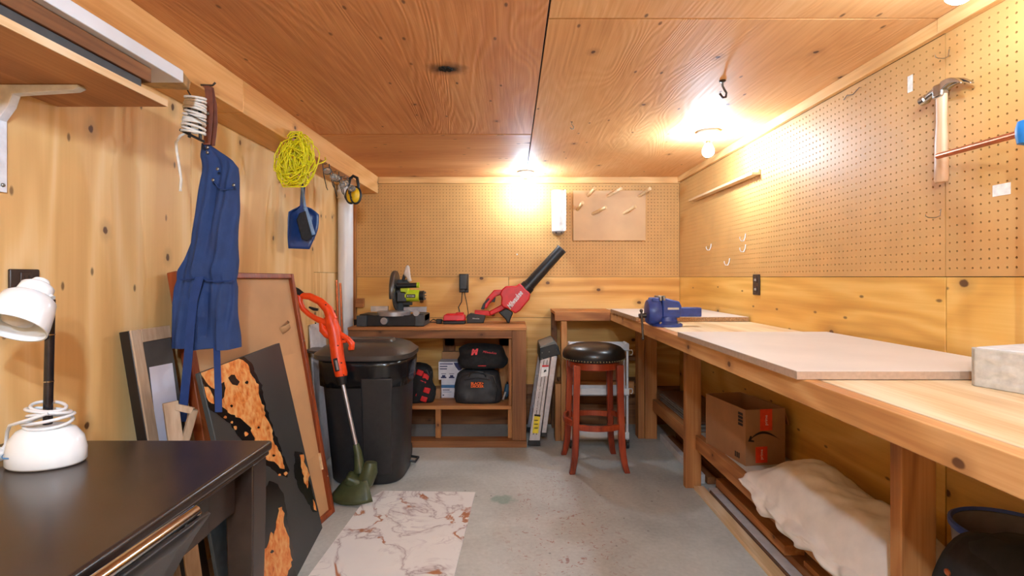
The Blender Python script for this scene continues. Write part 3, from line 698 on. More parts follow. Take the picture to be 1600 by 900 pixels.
lettering('RYOBI', 'lettering', .018, plain('print_silver', (200, 200, 190), .4), pl, frame(at(612 + 26.8, 466.2, 3.53) * 0 + Vector((at(612, 0, 3.53).x + X(638.8), 3.62 - .0238, H1 + Z(466.3))), (1, 0, 0), (0, 0, 1)), extrude=.0003, bold=.0004)

# --- red charger
MAT['red'] = plain('red_plastic', (206, 24, 30), 0.38, 0, .05)
t = thing('battery_charger', 'red and black tool battery charger on the low bench beside the miter saw', 'charger', (at(710, 0, 3.72).x, 3.74, H1 + .0005))
L(MB().box(-.079, .079, -.05, .05, .0, .024), 'base', 'black_plastic', bevel=.006)
L(MB().loops([[Vector((a * .079, b * .05, .024)) for a, b in ((-1, -1), (1, -1), (1, 1), (-1, 1))], [Vector((a * .076, b * .046, .062)) for a, b in ((-1, -1), (1, -1), (1, 1), (-1, 1))], [Vector((a * .055, b * .038, .074)) for a, b in ((-1, -1), (1, -1), (1, 1), (-1, 1))]]), 'cover', 'red', bevel=.006)
L(MB().box(.01, .066, -.03, .03, .07, .082), 'charging_dock', 'red', bevel=.004)
L(MB().tube([(-.079, .02, .02), (-.12, .03, .012), (-.16, .02, .03), (-.19, .03, .008), (-.14, .06, .006), (-.1, .075, .02)], .004, 8), 'power_cord', 'black_plastic', smooth=60)
L(MB().box(-.135, -.095, -.01, .03, .0, .034), 'cord_plug', 'black_plastic', bevel=.004)

# --- cordless blower (profile cut from its side view)
YBL = 3.80; K = YBL / 800
t = thing('leaf_blower', 'red cordless leaf blower with black nozzle resting on the low bench', 'leaf blower', (at(770, 0, YBL).x, YBL, H1 + .0005))
X = lambda px: (px - 770) * K
Z = lambda py: (504 - py) * K
def prof(pts, y0, y1, nm, mt, par=None, bevel=.008, seg=3):
    return L(MB().prism([(X(px), y0, Z(py)) for px, py in pts], (0, y1 - y0, 0)), nm, mt, par, bevel=bevel, seg=seg)
bat = prof(((730, 503.6), (730.5, 492), (735, 488.5), (758, 491.5), (758.5, 494), (756, 503.6)), -.04, .04, 'battery', 'black_plastic', bevel=.004)
lettering('Milwaukee', 'lettering', .012, MAT['white_plastic'], bat, frame((at(770, 0, YBL).x + X(744), YBL - .0402, H1 + Z(496.5)), (1, 0, -.02), (0, 0, 1)), shear=.3, extrude=.0003)
prof(((742, 484), (764, 485), (766, 492.5), (742, 490.5)), -.036, .036, 'battery_mount', 'red', bevel=.004)
prof(((764, 486), (781, 477), (800, 462), (806, 470), (786, 484), (766, 493)), -.022, .022, 'lower_arm', 'red')
prof(((753, 481), (760, 466), (772, 452.5), (785, 452), (784, 460), (775, 462.5), (766, 472), (761, 481.5)), -.02, .02, 'grip', 'red')
prof(((751.5, 482.5), (755, 474), (763, 465), (765.5, 466.5), (759, 474), (757, 483)), -.0215, .0215, 'grip_pad', 'black_plastic', bevel=.003)
prof(((761, 477), (770, 468), (772.5, 462.5), (774.5, 464), (773, 472), (769, 471)), -.012, .012, 'trigger', 'black_plastic', bevel=.003)
body = prof(((784, 452), (790, 446.5), (807, 446), (811, 442.5), (813, 443), (828.5, 458), (827, 467), (822, 473), (812, 485), (805, 489), (796, 482), (786, 479), (783, 474), (784, 464), (781, 459)), -.055, .055, 'housing', 'red', bevel=.022, seg=4)
prof(((779, 487), (791, 480.5), (802, 488), (798, 497), (796, 503.8), (792.5, 503.8), (790, 498)), -.045, .045, 'air_intake', 'black_plastic', bevel=.012)
lettering('Milwaukee', 'lettering', .056, MAT['white_plastic'], body, frame((at(770, 0, YBL).x + X(804.5), YBL - .0556, H1 + Z(467.5)), (.62, 0, .78), (-.78, 0, .62)), shear=.35, extrude=.0006, sx=.62, bold=.0012)
d0 = Vector((X(823), 0, Z(449))); d1 = Vector((X(877), 0, Z(389))); dd = (d1 - d0)
L(MB().tube([d0 - dd * .04, d0, d0 + dd * .06, d0 + dd * .062, d0 + dd * .1], [.052, .052, .05, .045, .044], 28), 'nozzle_collar', 'black_plastic', smooth=40)
L(MB().tube([d0 + dd * .1, d0 + dd * .5, d0 + dd * 1.0], [.043, .041, .039], 28), 'nozzle', 'black_plastic', smooth=40)
L(MB().tube([d0 + dd * .99, d0 + dd * 1.015, d0 + dd * 1.016], [.041, .041, .034], 28), 'nozzle_rim', 'grey_plastic', smooth=40)

# --- power adapter on the outlet
MAT['cord_black'] = plain('black_cord', (26, 22, 20), .5)
t = thing('power_adapter', 'black power adapter plugged into the outlet above the red charger', 'power adapter', (at(725, 0, 3.97).x, 3.975, 1.05))
P(MB().box(-.412, -.338, 3.988, 3.999, 1.03, 1.175), 'outlet_plate', plain('brown_bakelite', (48, 34, 28), .4), bevel=.003)
P(MB().box(-.405, -.343, 3.93, 3.988, 1.055, 1.172), 'adapter_body', 'black_plastic', bevel=.006)
P(MB().tube([(-.385, 3.955, 1.056), (-.385, 3.95, 1.02), (-.388, 3.94, .96), (-.41, 3.92, .92), (-.395, 3.9, .87), (-.36, 3.88, H1 + .006)], .0035, 8), 'cord', 'cord_black', smooth=60)
P(MB().tube([(-.37, 3.955, 1.056), (-.362, 3.95, 1.01), (-.345, 3.94, .93), (-.335, 3.92, .87), (-.36, 3.87, H1 + .006), (-.40, 3.82, H1 + .005)], .003, 8), 'cord', 'cord_black', smooth=60)
P(MB().box(-.392, -.362, 3.94, 3.965, 1.035, 1.056), 'strain_relief', 'black_plastic', bevel=.003)

# --- shelf: bags and boxes
MAT['black_cloth'] = plain('black_cloth', (24, 23, 24), 0.85, 0, .2, 40, .3)
MAT['dark_nylon'] = plain('charcoal_nylon', (44, 44, 47), 0.6, 0, .15, 30, .25)
MAT['orange_print'] = plain('orange_print', (238, 104, 30), .5)
MAT['red_print'] = plain('red_print', (214, 36, 40), .5)
MAT['box_white'] = plain('white_carton', (226, 224, 232), .55, 0, .03)
MAT['kraft'] = plain('kraft_cardboard', (178, 130, 88), .75, 0, .07, 14)
MAT['navy_print'] = plain('navy_print', (44, 44, 92), .55); MAT['blue_print'] = plain('blue_print', (74, 124, 172), .5)
def soft(cx, cy, z0, w, d, h, seed, amp=.018, nx=26, nz=16, e=3.2, top=.78, lean=0.0):
    """slumped bag: stacked superellipse loops with creases"""
    rings = []
    for j in range(nz + 1):
        s_ = j / nz; z = z0 + h * s_
        k = (1 - (1 - top) * s_ ** 2) * (1 if s_ < .82 else math.sqrt(max(0.02, 1 - ((s_ - .82) / .18) ** 2 * .97)))
        k *= (.93 + .07 * min(1, s_ * 8))
        r = []
        for i in range(nx * 2):
            a = 2 * math.pi * i / (nx * 2); c, s2 = math.cos(a), math.sin(a)
            px = math.copysign(abs(c) ** (2 / e), c) * w / 2 * k; py = math.copysign(abs(s2) ** (2 / e), s2) * d / 2 * k
            q = noise.noise(Vector((px * 13 + seed, py * 13, z * 15))) * amp + noise.noise(Vector((px * 34, py * 34 + seed, z * 30))) * amp * .35
            dz = noise.noise(Vector((px * 9, py * 9, seed))) * h * .05 * s_ if s_ < 1 else 0
            r.append(Vector((cx + px * (1 + q / (w / 2)) + lean * s_, cy + py * (1 + q / (d / 2)), max(z + dz, z0))))
        rings.append(r)
    return MB().loops(rings)
xb = lambda px, Y: (px - 800) * Y / 800
t = thing('tool_bag', 'charcoal zip tool bag with orange patch on the low bench shelf', 'bag', (-.235, 3.70, .2705))
P(soft(-.24, 3.70, .271, .338, .17, .24, 2.0, .012, top=.80), 'bag_body', 'dark_nylon', smooth=180)
P(MB().tube([(-.37, 3.622, .30), (-.385, 3.618, .38), (-.345, 3.62, .465), (-.24, 3.622, .49), (-.13, 3.62, .465), (-.10, 3.618, .38), (-.112, 3.622, .30)], .004, 8), 'piping', 'black_plastic', smooth=60)
P(MB().tube([(-.33, 3.619, .435), (-.24, 3.616, .452), (-.15, 3.619, .435)], .0028, 6), 'zip', 'black_plastic', smooth=60)
P(MB().tube([(-.30, 3.63, .455), (-.285, 3.618, .488), (-.24, 3.614, .498), (-.195, 3.618, .488), (-.18, 3.63, .455)], .006, 8), 'carry_handle', 'black_plastic', smooth=60)
pt_ = P(MB().box(-.285, -.195, 3.606, 3.611, .388, .425), 'logo_patch', 'black_cloth')
lettering('BLACK+', 'lettering', .024, MAT['orange_print'], t, frame((-.24, 3.605, .415), (1, 0, 0), (0, 0, 1)), bold=.001)
lettering('DECKER', 'lettering', .024, MAT['orange_print'], t, frame((-.24, 3.605, .395), (1, 0, 0), (0, 0, 1)), bold=.001)
t.location.y -= .07
t = thing('cloth_bag', 'slumped black cloth bag with red logo lying on top of the charcoal bag', 'bag', (-.20, 3.70, .513))
P(soft(-.205, 3.71, .514, .335, .20, .165, 7.0, .022, top=.86, lean=-.012), 'bag_body', 'black_cloth', smooth=180)
lettering('M', 'red_emblem', .05, MAT['red_print'], t, frame((-.262, 3.60, .632), (1, 0, .1), (0, .15, 1)), shear=.3, bold=.004)
lettering('Milwaukee', 'lettering', .022, MAT['red_print'], t, frame((-.155, 3.60, .63), (1, 0, -.12), (0, .15, 1)), shear=.3)
P(MB().box(-.235, -.18, 3.604, 3.607, .535, .540), 'red_tag', 'red_print')
t.location.y -= .07
def carton(name, label, x0, x1, y0, y1, z0, z1, mt, cat='box', rz=0):
    t = thing(name, label, cat, ((x0 + x1) / 2, (y0 + y1) / 2, z0), rz)
    w, d, h = (x1 - x0) / 2, (y1 - y0) / 2, z1 - z0
    build(MB().box(-w, w, -d, d, 0, h), 'carton', MAT[mt], t, world=False, bevel=.002)
    return t, w, d, h
def printed(t, x0, x1, d, z0, z1, nm, mt):
    return build(MB().box(x0, x1, -d - .0008, -d - .0001, z0, z1), nm, MAT[mt], t, world=False)
t, w, d, h = carton('carton_box', 'pale blue and white carton under the printed box, on low bench shelf', -.515, -.37, 3.73, 3.86, .2705, .402, 'box_white')
printed(t, -w, w, d, h * .55, h * .72, 'printed_band', 'blue_print'); printed(t, -w + .01, -w + .06, d, h * .42, h * .46, 'printed_line', 'navy_print'); printed(t, -w + .01, -w + .075, d, h * .32, h * .34, 'printed_line', 'blue_print'); printed(t, -w + .01, -w + .02, d, h * .12, h * .18, 'printed_mark', 'navy_print')
t, w, d, h = carton('carton_box', 'white printed product box resting on the pale blue carton', -.535, -.345, 3.725, 3.86, .403, .533, 'box_white')
for k in range(3):
    x = -w + .018 + k * .058
    printed(t, x, x + .04, d, .012, .022, 'printed_icon', 'navy_print'); printed(t, x + .008, x + .032, d, .022, .034, 'printed_icon', 'navy_print'); printed(t, x + .002, x + .038, d, .042, .046, 'printed_line', 'navy_print')
for z, x1 in ((.112, .105), (.094, .065), (.076, .062)): printed(t, -w + .01, -w + x1, d, z, z + .007, 'printed_line', 'navy_print')
build(MB().prism([(w - .08, -d - .0008, h - .006), (w - .004, -d - .0008, h - .006), (w - .006, -d - .0008, h - .035), (w - .03, -d - .0008, h - .062), (w - .045, -d - .0008, h - .062), (w - .066, -d - .0008, h - .035)], (0, .0006, 0)), 'printed_emblem', MAT['navy_print'], t, world=False)
carton('cardboard_box', 'small plain cardboard box at the left of the pale carton on low shelf', -.562, -.52, 3.70, 3.80, .2705, .345, 'kraft')
carton('cardboard_box', 'plain cardboard box at the back of low shelf, behind the printed box', -.53, -.34, 3.87, 3.93, .2705, .585, 'kraft')
t = thing('hand_tool', 'small blue and grey hand tool at the right end of the low shelf', 'hand tool', (-.035, 3.66, .2705))
P(MB().tube([(-.045, 3.66, .30), (-.035, 3.66, .345), (-.03, 3.66, .385)], [.014, .022, .018], 14), 'body', plain('teal_blue', (44, 82, 108), .4), smooth=60)
P(MB().bar((-.065, 3.64, .2785), (-.045, 3.64, .335), .018, .014), 'handle', 'cast_alu', bevel=.003)
P(MB().tube([(-.05, 3.67, .276), (-.028, 3.67, .30), (-.026, 3.665, .36), (-.034, 3.66, .40)], .006, 8), 'cord', 'cord_black', smooth=60)
t = thing('tool_tote', 'red and black tote bag on low shelf half hidden by the bin', 'bag', (-.66, 3.66, .2705))
P(soft(-.67, 3.66, .271, .24, .2, .27, 11.0, .016, top=.68), 'bag_body', 'black_cloth', smooth=180)
for k, (dx, z) in enumerate(((.055, .30), (.075, .36), (.045, .41), (.068, .455), (.02, .33), (.025, .48))):
    P(MB().obox((-.67 + dx, 3.574 + (.006 if z > .44 else 0) + k * .0006, z), .045, .018, .038, (0, .35, .1)), 'red_panel', 'red', bevel=.005)
P(MB().tube([(-.60, 3.58, .5), (-.575, 3.57, .46), (-.565, 3.575, .49)], .007, 8), 'zip_pull', 'black_plastic', smooth=60)

# ================================================================== on the back pegboard
t = thing('paper_towel_roll', 'white paper towel roll on an upright holder on the back pegboard', 'paper towels', (at(872, 0, 3.92).x, 3.92, 1.48))
x = at(872, 0, 3.92).x
P(MB().lathe([(.019, 1.50), (.048, 1.50), (.049, 1.504), (.049, 1.806), (.048, 1.81), (.019, 1.81)], (x, 3.915, 0), n=32, cap=False), 'paper_roll', plain('paper_white', (240, 238, 234), .8), smooth=40)
P(MB().prism([(x - .047, 3.88, 1.502), (x + .04, 3.88, 1.502), (x + .054, 3.865, 1.502), (x + .054, 3.867, 1.81), (x + .04, 3.882, 1.81)], (0, .0012, 0)), 'loose_sheet', plain('paper_white_b', (240, 238, 234), .8))
P(MB().tube([(x, 3.915, 1.49), (x, 3.915, 1.815)], .012, 12), 'core_rod', 'steel', smooth=40)
P(MB().lathe([(.002, 1.468), (.03, 1.474), (.046, 1.486), (.048, 1.499), (.002, 1.4995)], (x, 3.915, 0), n=28), 'end_cap', 'cast_alu', smooth=50)
P(MB().box(x - .014, x + .014, 3.93, 3.999, 1.476, 1.486), 'bracket', 'steel', bevel=.002)
for dx in (-.02, .02): P(MB().sphere((x + dx, 3.872, 1.486), .006, 8, 6), 'cap_screw', 'dark_steel', smooth=180)

t = thing('peg_rack', 'tan hardboard rack with six wooden dowel pegs on the back pegboard', 'peg rack', (at(952, 0, 3.99).x, 3.99, 1.43))
Yr = 3.985
a, b = at(895.5, 376, Yr), at(1008.5, 298, Yr)
P(MB().box(a.x, b.x, 3.978, 3.9975, a.z, b.z), 'backboard', 'peg2', bevel=.0015)
L0 = None
for (bx_, by_, tx, ty) in [(919, 306, 927, 297.5), (949, 306.5, 970, 298), (998, 306.5, 1012, 298), (902, 328, 908, 323), (926, 334.5, 947, 323), (974, 333.5, 990, 321)]:
    p0 = at(bx_, by_, 3.985); p1 = Vector((p0.x + (tx - bx_) * .0038, 3.85, p0.z + .036))
    P(MB().tube([p0, p1], .0125, 14), 'dowel_peg', 'dowel', smooth=40)
# white push pin in the pegboard above the charger
t = tag(recentre(build(MB().sphere(at(808, 397.5, 3.985), .006, 8, 6), 'push_pin', MAT['white_plastic'], smooth=180)), 'tiny white push pin in the back pegboard left of the blower nozzle', 'push pin')

# ================================================================== right wall
t = thing('claw_hammer', 'claw hammer with pale wooden handle hung on the right pegboard', 'hammer', (1.285, 1.53, 1.45))
hx = 1.276
W = lambda px, py, X_=hx: Vector((X_, X_ * 800 / (px - 800), EYE - (py - 433) * X_ / (px - 800)))
ha = W(1471.5, 148); hb_ = W(1471, 285)
rings = []
for s_, w_, d_ in ((0, .0165, .012), (.08, .0165, .012), (.3, .0150, .0115), (.55, .0185, .0145), (.8, .0195, .015), (.97, .0205, .016), (1, .017, .013)):
    c = ha.lerp(hb_, s_)
    rings.append([c + Vector((d_ * math.cos(q) * (1 if True else 0), w_ * math.sin(q), 0)) for q in [2 * math.pi * k / 16 for k in range(16)]])
P(MB().loops(rings), 'handle', wood('hammer_handle', (196, 150, 110), (222, 184, 148), (238, 214, 190), 'Z', knots=0, rough=.45), smooth=50)
hc = W(1470, 146)
MAT['hammer_steel'] = plain('hammer_steel', (186, 184, 180), .26, 1.0, .08, 30)
P(MB().obox(hc + Vector((0, 0, .006)), .03, .036, .044), 'eye_block', 'hammer_steel', bevel=.008)
P(MB().tube([hc + Vector((0, .012, .012)), hc + Vector((0, .035, .008)), hc + Vector((0, .05, .003)), hc + Vector((0, .052, .002)), hc + Vector((0, .07, .0))], [.014, .012, .011, .0145, .0145], 16), 'striking_face', 'hammer_steel', smooth=40)
for sx in (-1, 1):
    rings = []
    for s_ in range(9):
        u_ = s_ / 8; c = hc + Vector((sx * (.006 + .008 * u_), -.012 - .078 * u_, .016 + .012 * math.sin(u_ * 2.2) - .028 * u_ * u_))
        h_ = .013 * (1 - u_ * .82); w_ = .0075 * (1 - u_ * .3)
        rings.append([c + Vector((q * w_, 0, r * h_)) for q, r in ((-1, -1), (1, -1), (1, 1), (-1, 1))])
    P(MB().loops(rings), 'claw', 'hammer_steel', bevel=.002)
P(MB().tube([hc + Vector((.036, .018, -.016)), hc + Vector((.002, .018, -.014))], .003, 8), 'hanging_hook', 'dark_steel', smooth=50)

# level strip of wood
t = tag(recentre(build(MB().prism([(1.308, 3.66, 1.690), (1.262, 3.66, 1.690), (1.262, 3.66, 1.704), (1.296, 3.66, 1.704), (1.296, 3.66, 1.72), (1.308, 3.66, 1.72)], (0, -.965, 0)), 'wood_ledge', MAT['pale_wood'], bevel=.002)), 'narrow pale wooden ledge strip on the right pegboard near the corner', 'ledge')

# copper bar clamp at the right edge
MAT['copper'] = plain('copper_pipe', (186, 104, 66), .32, .9, .1, 30)
MAT['clamp_blue'] = plain('clamp_blue', (28, 116, 186), .4)
t = thing('pipe_clamp', 'copper pipe clamp with blue end hanging on the right pegboard', 'clamp', (1.2, 1.25, 1.0))
P(MB().tube([W(1466, 244, 1.245), Vector((1.16, 1.16, 1.478))], .0085, 14), 'cross_pipe', 'copper', smooth=40)
P(MB().tube([Vector((1.16, 1.15, 1.53)), Vector((1.16, 1.15, 1.0))], .0065, 12), 'main_pipe', 'copper', smooth=40)
P(MB().lathe([(.006, 1.448), (.017, 1.452), (.02, 1.47), (.02, 1.486), (.016, 1.502), (.005, 1.506)], (1.16, 1.153, 0), n=18), 'blue_fitting', 'clamp_blue', smooth=50)
P(MB().tube([Vector((1.16, 1.15, 1.52)), Vector((1.311, 1.15, 1.52))], .003, 8), 'wall_hook', 'dark_steel', smooth=50)

# outlet, hooks and scraps of tape
MAT['bakelite'] = plain('dark_brown_plate', (58, 40, 32), .4)
t = thing('wall_outlet', 'dark brown outlet plate on the right wall over the bench', 'outlet', (1.305, 2.75, 1.04))
o0 = Vector((1.31, 1.31 * 800 / 377.5, 1.15)); o1 = Vector((1.31, 1.31 * 800 / 389, 1.05))
yc = (o0.y + o1.y) / 2
P(MB().box(1.302, 1.3095, yc - .036, yc + .036, 1.055, 1.165), 'plate', 'bakelite', bevel=.003)
for z in (1.085, 1.135):
    rc = P(MB().box(1.299, 1.303, yc - .015, yc + .015, z - .017, z + .017), 'receptacle', 'bakelite', bevel=.003)
    for dy in (-.006, .006): P(MB().box(1.2982, 1.2992, yc + dy - .0015, yc + dy + .0015, z - .006, z + .006), 'slot', 'porcelain', rc)
t = thing('wall_outlet', 'dark brown outlet plate on the left wall behind the white lamp', 'outlet', (XL, 1.29, 1.09))
P(MB().box(XL + .0005, XL + .009, 1.252, 1.33, 1.085, 1.17), 'plate', 'bakelite', bevel=.003)
for z in (1.108, 1.148):
    rc = P(MB().box(XL + .008, XL + .012, 1.276, 1.306, z - .015, z + .015), 'receptacle', 'bakelite', bevel=.003)
    for dy in (-.006, .006): P(MB().box(XL + .0118, XL + .0126, 1.291 + dy - .0015, 1.291 + dy + .0015, z - .006, z + .006), 'slot', 'black_plastic', rc)
WR = lambda px, py: Vector((XR, XR * 800 / (px - 800), EYE - (py - 433) * XR / (px - 800)))
def wire_hook(px, py, label, r=.0022, mt='white_plastic', L_=.036, drop=.02):
    p = WR(px, py)
    m = MB().tube([p + Vector((.004, 0, .02)), p + Vector((-.004, 0, .02)), p + Vector((-.006, 0, 0)), p + Vector((-L_ * .4, 0, -drop)), p + Vector((-L_ * .8, 0, -drop)), p + Vector((-L_, 0, -drop * .3)), p + Vector((-L_, 0, .004))], r, 8)
    tag(recentre(build(m, 'peg_hook', MAT[mt], smooth=60)), label, 'hook', 'wire hooks in the right pegboard')
wire_hook(1112, 386, 'white wire hook in the right pegboard, nearest the back corner')
wire_hook(1166, 371, 'upper white wire hook in the right pegboard above the outlet')
wire_hook(1166, 388, 'middle white wire hook in the right pegboard above the outlet', .0026)
wire_hook(1141, 409, 'lowest white wire hook in the right pegboard, left of the outlet', .0026)
MAT['zinc'] = plain('zinc_wire', (150, 130, 104), .4, .8)
wire_hook(1472, 337, 'thin bare wire hook in the right pegboard under the hammer', .0014, 'zinc', .05, .006)
wire_hook(1485, 88, 'thin bare wire hook in the right pegboard above the hammer', .0014, 'zinc', .045, .006)
MAT['tape'] = plain('white_tape', (232, 226, 216), .6, 0, .08, 60)
def tape(px0, px1, py0, py1, label):
    a = WR(px0, py0); b = WR(px1, py1)
    tag(recentre(build(MB().box(XR - .0022, XR - .0012, min(a.y, b.y), max(a.y, b.y), min(a.z, b.z), max(a.z, b.z)), 'tape_scrap', MAT['tape'])), label, 'tape', 'scraps of white tape on the right pegboard')
tape(1419, 1427, 120, 142, 'scrap of white tape on the right pegboard to the left of the hammer')
tape(1552, 1580, 290, 303, 'scrap of white tape on the right pegboard below the copper pipe')
# twig-like scratch of wire near the trim
p = WR(1320, 156)
tag(recentre(build(MB().tube([p + Vector((-.004, 0, 0)), p + Vector((-.012, -.03, .006)), p + Vector((-.008, -.06, .0)), p + Vector((-.01, -.10, .012))], .0016, 6), 'bent_wire', MAT['dark_steel'], smooth=60)), 'short bent dark wire stuck in the right pegboard under the ceiling trim', 'wire')

# ceiling hooks
def cup_hook(x, y, s_, mt, label):
    t = thing('ceiling_hook', label, 'hook', (x, y, ZC), .6)
    L(MB().tube([(0, 0, .004 * s_), (0, 0, -.022 * s_), (.012 * s_, 0, -.034 * s_), (.026 * s_, 0, -.044 * s_), (.022 * s_, 0, -.062 * s_), (0, 0, -.068 * s_), (-.018 * s_, 0, -.056 * s_)], [.004 * s_, .004 * s_] + [.0042 * s_] * 5, 8), 'hook', mt, t, smooth=60)
    L(MB().lathe([(.012 * s_, -.0005), (.013 * s_, -.004 * s_), (.006 * s_, -.008 * s_)], n=14), 'flange', mt, t, smooth=50)
cup_hook(.835, 2.03, 1.0, 'dark_steel', 'dark iron hook screwed into the ceiling in front of the vise side bulb')
cup_hook(.30, 2.57, .55, 'zinc', 'small wire hook screwed into the ceiling panel, left of the iron hook')
# charred stub left in the scorched ceiling spot
m = MB()
for k in range(7):
    a = k * .9; m.obox((-.25 + .016 * math.cos(a), 1.915 + .012 * math.sin(a), ZC - .001), .02, .012, .006, (.3 * math.sin(a), .3 * math.cos(a), a))
tag(recentre(build(m, 'charred_stub', plain('char', (22, 18, 16), .9))), 'charred stub of an old fixture in the scorched ceiling spot', 'old fixture')
# ================================================================== under the long bench
# sheets stacked on the far shelf
MAT['sheet_grey'] = plain('grey_sheet', (150, 146, 142), .4, .3, .05); MAT['sheet_brown'] = plain('brown_sheet', (112, 78, 58), .6)
for k in range(6):
    dy = [.02, .0, .03, .01, .04, .0][k]
    tag(recentre(build(MB().box(1.04 + .006 * (k % 3), 1.29, 2.835 + dy, 3.62 - dy, .2850 + k * .0105, .2940 + k * .0105), 'panel_sheet', MAT['sheet_brown' if k == 5 else 'sheet_grey'], bevel=.001, seg=1)),
        'dark brown sheet on top of the stack under the bench' if k == 5 else ['lowest thin grey sheet', 'second lowest thin grey sheet', 'middle thin grey sheet', 'second highest thin grey sheet', 'topmost thin grey sheet'][k] + ' in the stack on the far shelf under the bench', 'sheet', 'stacked sheets under the far end of the bench')
# cardboard shipping box
MAT['ship'] = plain('shipping_cardboard', (164, 116, 78), .75, 0, .05, 10); MAT['ship_in'] = plain('cardboard_inside', (132, 92, 60), .8)
MAT['ink'] = plain('black_ink', (34, 26, 22), .6); MAT['lab_red'] = plain('orange_red_tape', (226, 66, 34), .45)
t = thing('cardboard_box', 'open cardboard shipping box with orange labels on the shelf under the bench', 'box', (1.058, 2.32, .2925), math.radians(9))
bw, bd, bh = .20, .34, .255
L(MB().box(0, bw, 0, .004, 0, bh), 'front_panel', 'ship', bevel=.001); L(MB().box(0, bw, bd - .004, bd, 0, bh), 'back_panel', 'ship', bevel=.001)
L(MB().box(0, .004, .004, bd - .004, 0, bh), 'side_panel', 'ship', bevel=.001); L(MB().box(bw - .004, bw, .004, bd - .004, 0, bh), 'side_panel', 'ship', bevel=.001)
L(MB().box(.004, bw - .004, .004, bd - .004, .001, .006), 'bottom_panel', 'ship_in')
L(MB().hexa([(bw, .01, bh - .001), (bw + .003, .01, bh), (bw, bd - .01, bh - .001), (bw + .003, bd - .01, bh), (bw + .022, .01, bh - .08), (bw + .026, .01, bh - .08), (bw + .022, bd - .01, bh - .08), (bw + .026, bd - .01, bh - .08)]), 'flap', 'ship')
arc = [(.02 + .15 * s_ / 14, .115 + .032 * math.sin(math.pi * (s_ / 14) ** .85)) for s_ in range(15)]
poly = [(x_, -.0012, z_ + .0075 * math.sin(math.pi * min(1, (k + .8) / 14)) + .0005) for k, (x_, z_) in enumerate(arc)] + [(x_, -.0012, z_ - .003 * math.sin(math.pi * (k + .5) / 15)) for k, (x_, z_) in reversed(list(enumerate(arc)))]
L(MB().prism(poly, (0, .001, 0)), 'printed_smile', 'ink')
L(MB().prism([(.012, -.0012, .112), (.042, -.0012, .108), (.042, -.0012, .115), (.028, -.0012, .118), (.031, -.0012, .135), (.023, -.0012, .137)], (0, .001, 0)), 'printed_arrow', 'ink')
l1 = L(MB().box(.072, .132, -.0016, -.0002, .158, bh + .0005), 'tape_label', 'lab_red'); l2 = L(MB().box(.05, .108, -.0016, -.0002, .012, .085), 'tape_label', 'lab_red')
inv = BASE[t.name].inverted()
for zc, xc, par in ((.205, .102, l1), (.05, .079, l2)):
    lettering('prime', 'lettering', .02, MAT['white_plastic'], par, inv @ frame((xc, -.0018, zc), (0, 0, 1), (-1, 0, 0)), extrude=.0002)
for k in range(4): L(MB().box(-.0012, -.0002, .02, .055, .175 + k * .016, .187 + k * .016), 'printed_code', 'ink')
for k in range(3): L(MB().box(-.0012, -.0002, .045 + k * .014, .053 + k * .014, .02, .045), 'printed_mark', 'ink')
# packet behind the box
t = thing('paper_packet', 'crumpled dark paper packet on the shelf between the post and shipping box', 'packet', (1.09, 2.735, .2925))
P(soft(1.10, 2.735, .293, .10, .075, .13, 21.0, .02, top=.6), 'packet', plain('packet_paper', (70, 52, 42), .7, 0, .3, 25), smooth=180)
P(MB().box(1.045, 1.075, 2.693, 2.6945, .31, .345), 'packet_print', 'box_white')

# drop cloth thrown over the shelf
MAT['canvas'] = plain('canvas_cloth', (238, 224, 212), .9, 0, .03, 18, .12)
G = []; NU, NV = 90, 60
for i in range(NU + 1):
    v_ = i / NU; y = 2.17 - .82 * v_
    row = []
    for j in range(NV + 1):
        s_ = j / NV
        lump = math.exp(-((y - 1.72) / .42) ** 4)
        top_ = .30 + (.145 * lump + .012 * math.sin(y * 14)) * 1.0
        if s_ < .34:       # hanging part over the rail
            f = s_ / .34
            hem = .235 + .10 * max(0, (v_ - .55)) + .05 * (1 - min(1, v_ * 6)) + .012 * math.sin(v_ * 23)
            x_ = .985 + .012 * noise.noise(Vector((v_ * 16, f * 1.5, 1))) - .018 * (1 - f) * (.5 + .5 * math.sin(v_ * 38 + f * 2)) - .02 * math.sin(math.pi * f)
            z_ = hem + (.305 - hem) * f
        else:
            f = (s_ - .34) / .66
            bul = math.sin(math.pi * min(1, f * 1.02)) ** .6
            x_ = .985 + .285 * f
            z_ = .305 + (top_ - .30) * bul + .004
        cre = noise.noise(Vector((y * 9 + s_ * 6, s_ * 9 - y * 5, 2.2))) * .010 + noise.noise(Vector((y * 24 - s_ * 20, s_ * 18, 4.7))) * .004 + .005 * abs(noise.noise(Vector((y * 14 + s_ * 16, y * 3 - s_ * 3, 6.1)))) + .003 * math.sin((y * 1.0 + s_ * .55) * 46 + 3 * noise.noise(Vector((y * 5, s_ * 5, 0))))
        if s_ < .34: x_ += cre * .7
        else: z_ = max(z_ + cre * min(1, f * 4), .2985)
        row.append(Vector((min(x_, 1.285), y + .03 * noise.noise(Vector((s_ * 6, v_ * 3, 8))), z_)))
    G.append(row)
t = thing('drop_cloth', 'cream canvas drop cloth bundled on the shelf under the long bench', 'cloth', (1.13, 1.73, .2925))
P(MB().grid(G), 'cloth', 'canvas', smooth=180, solid=.003)
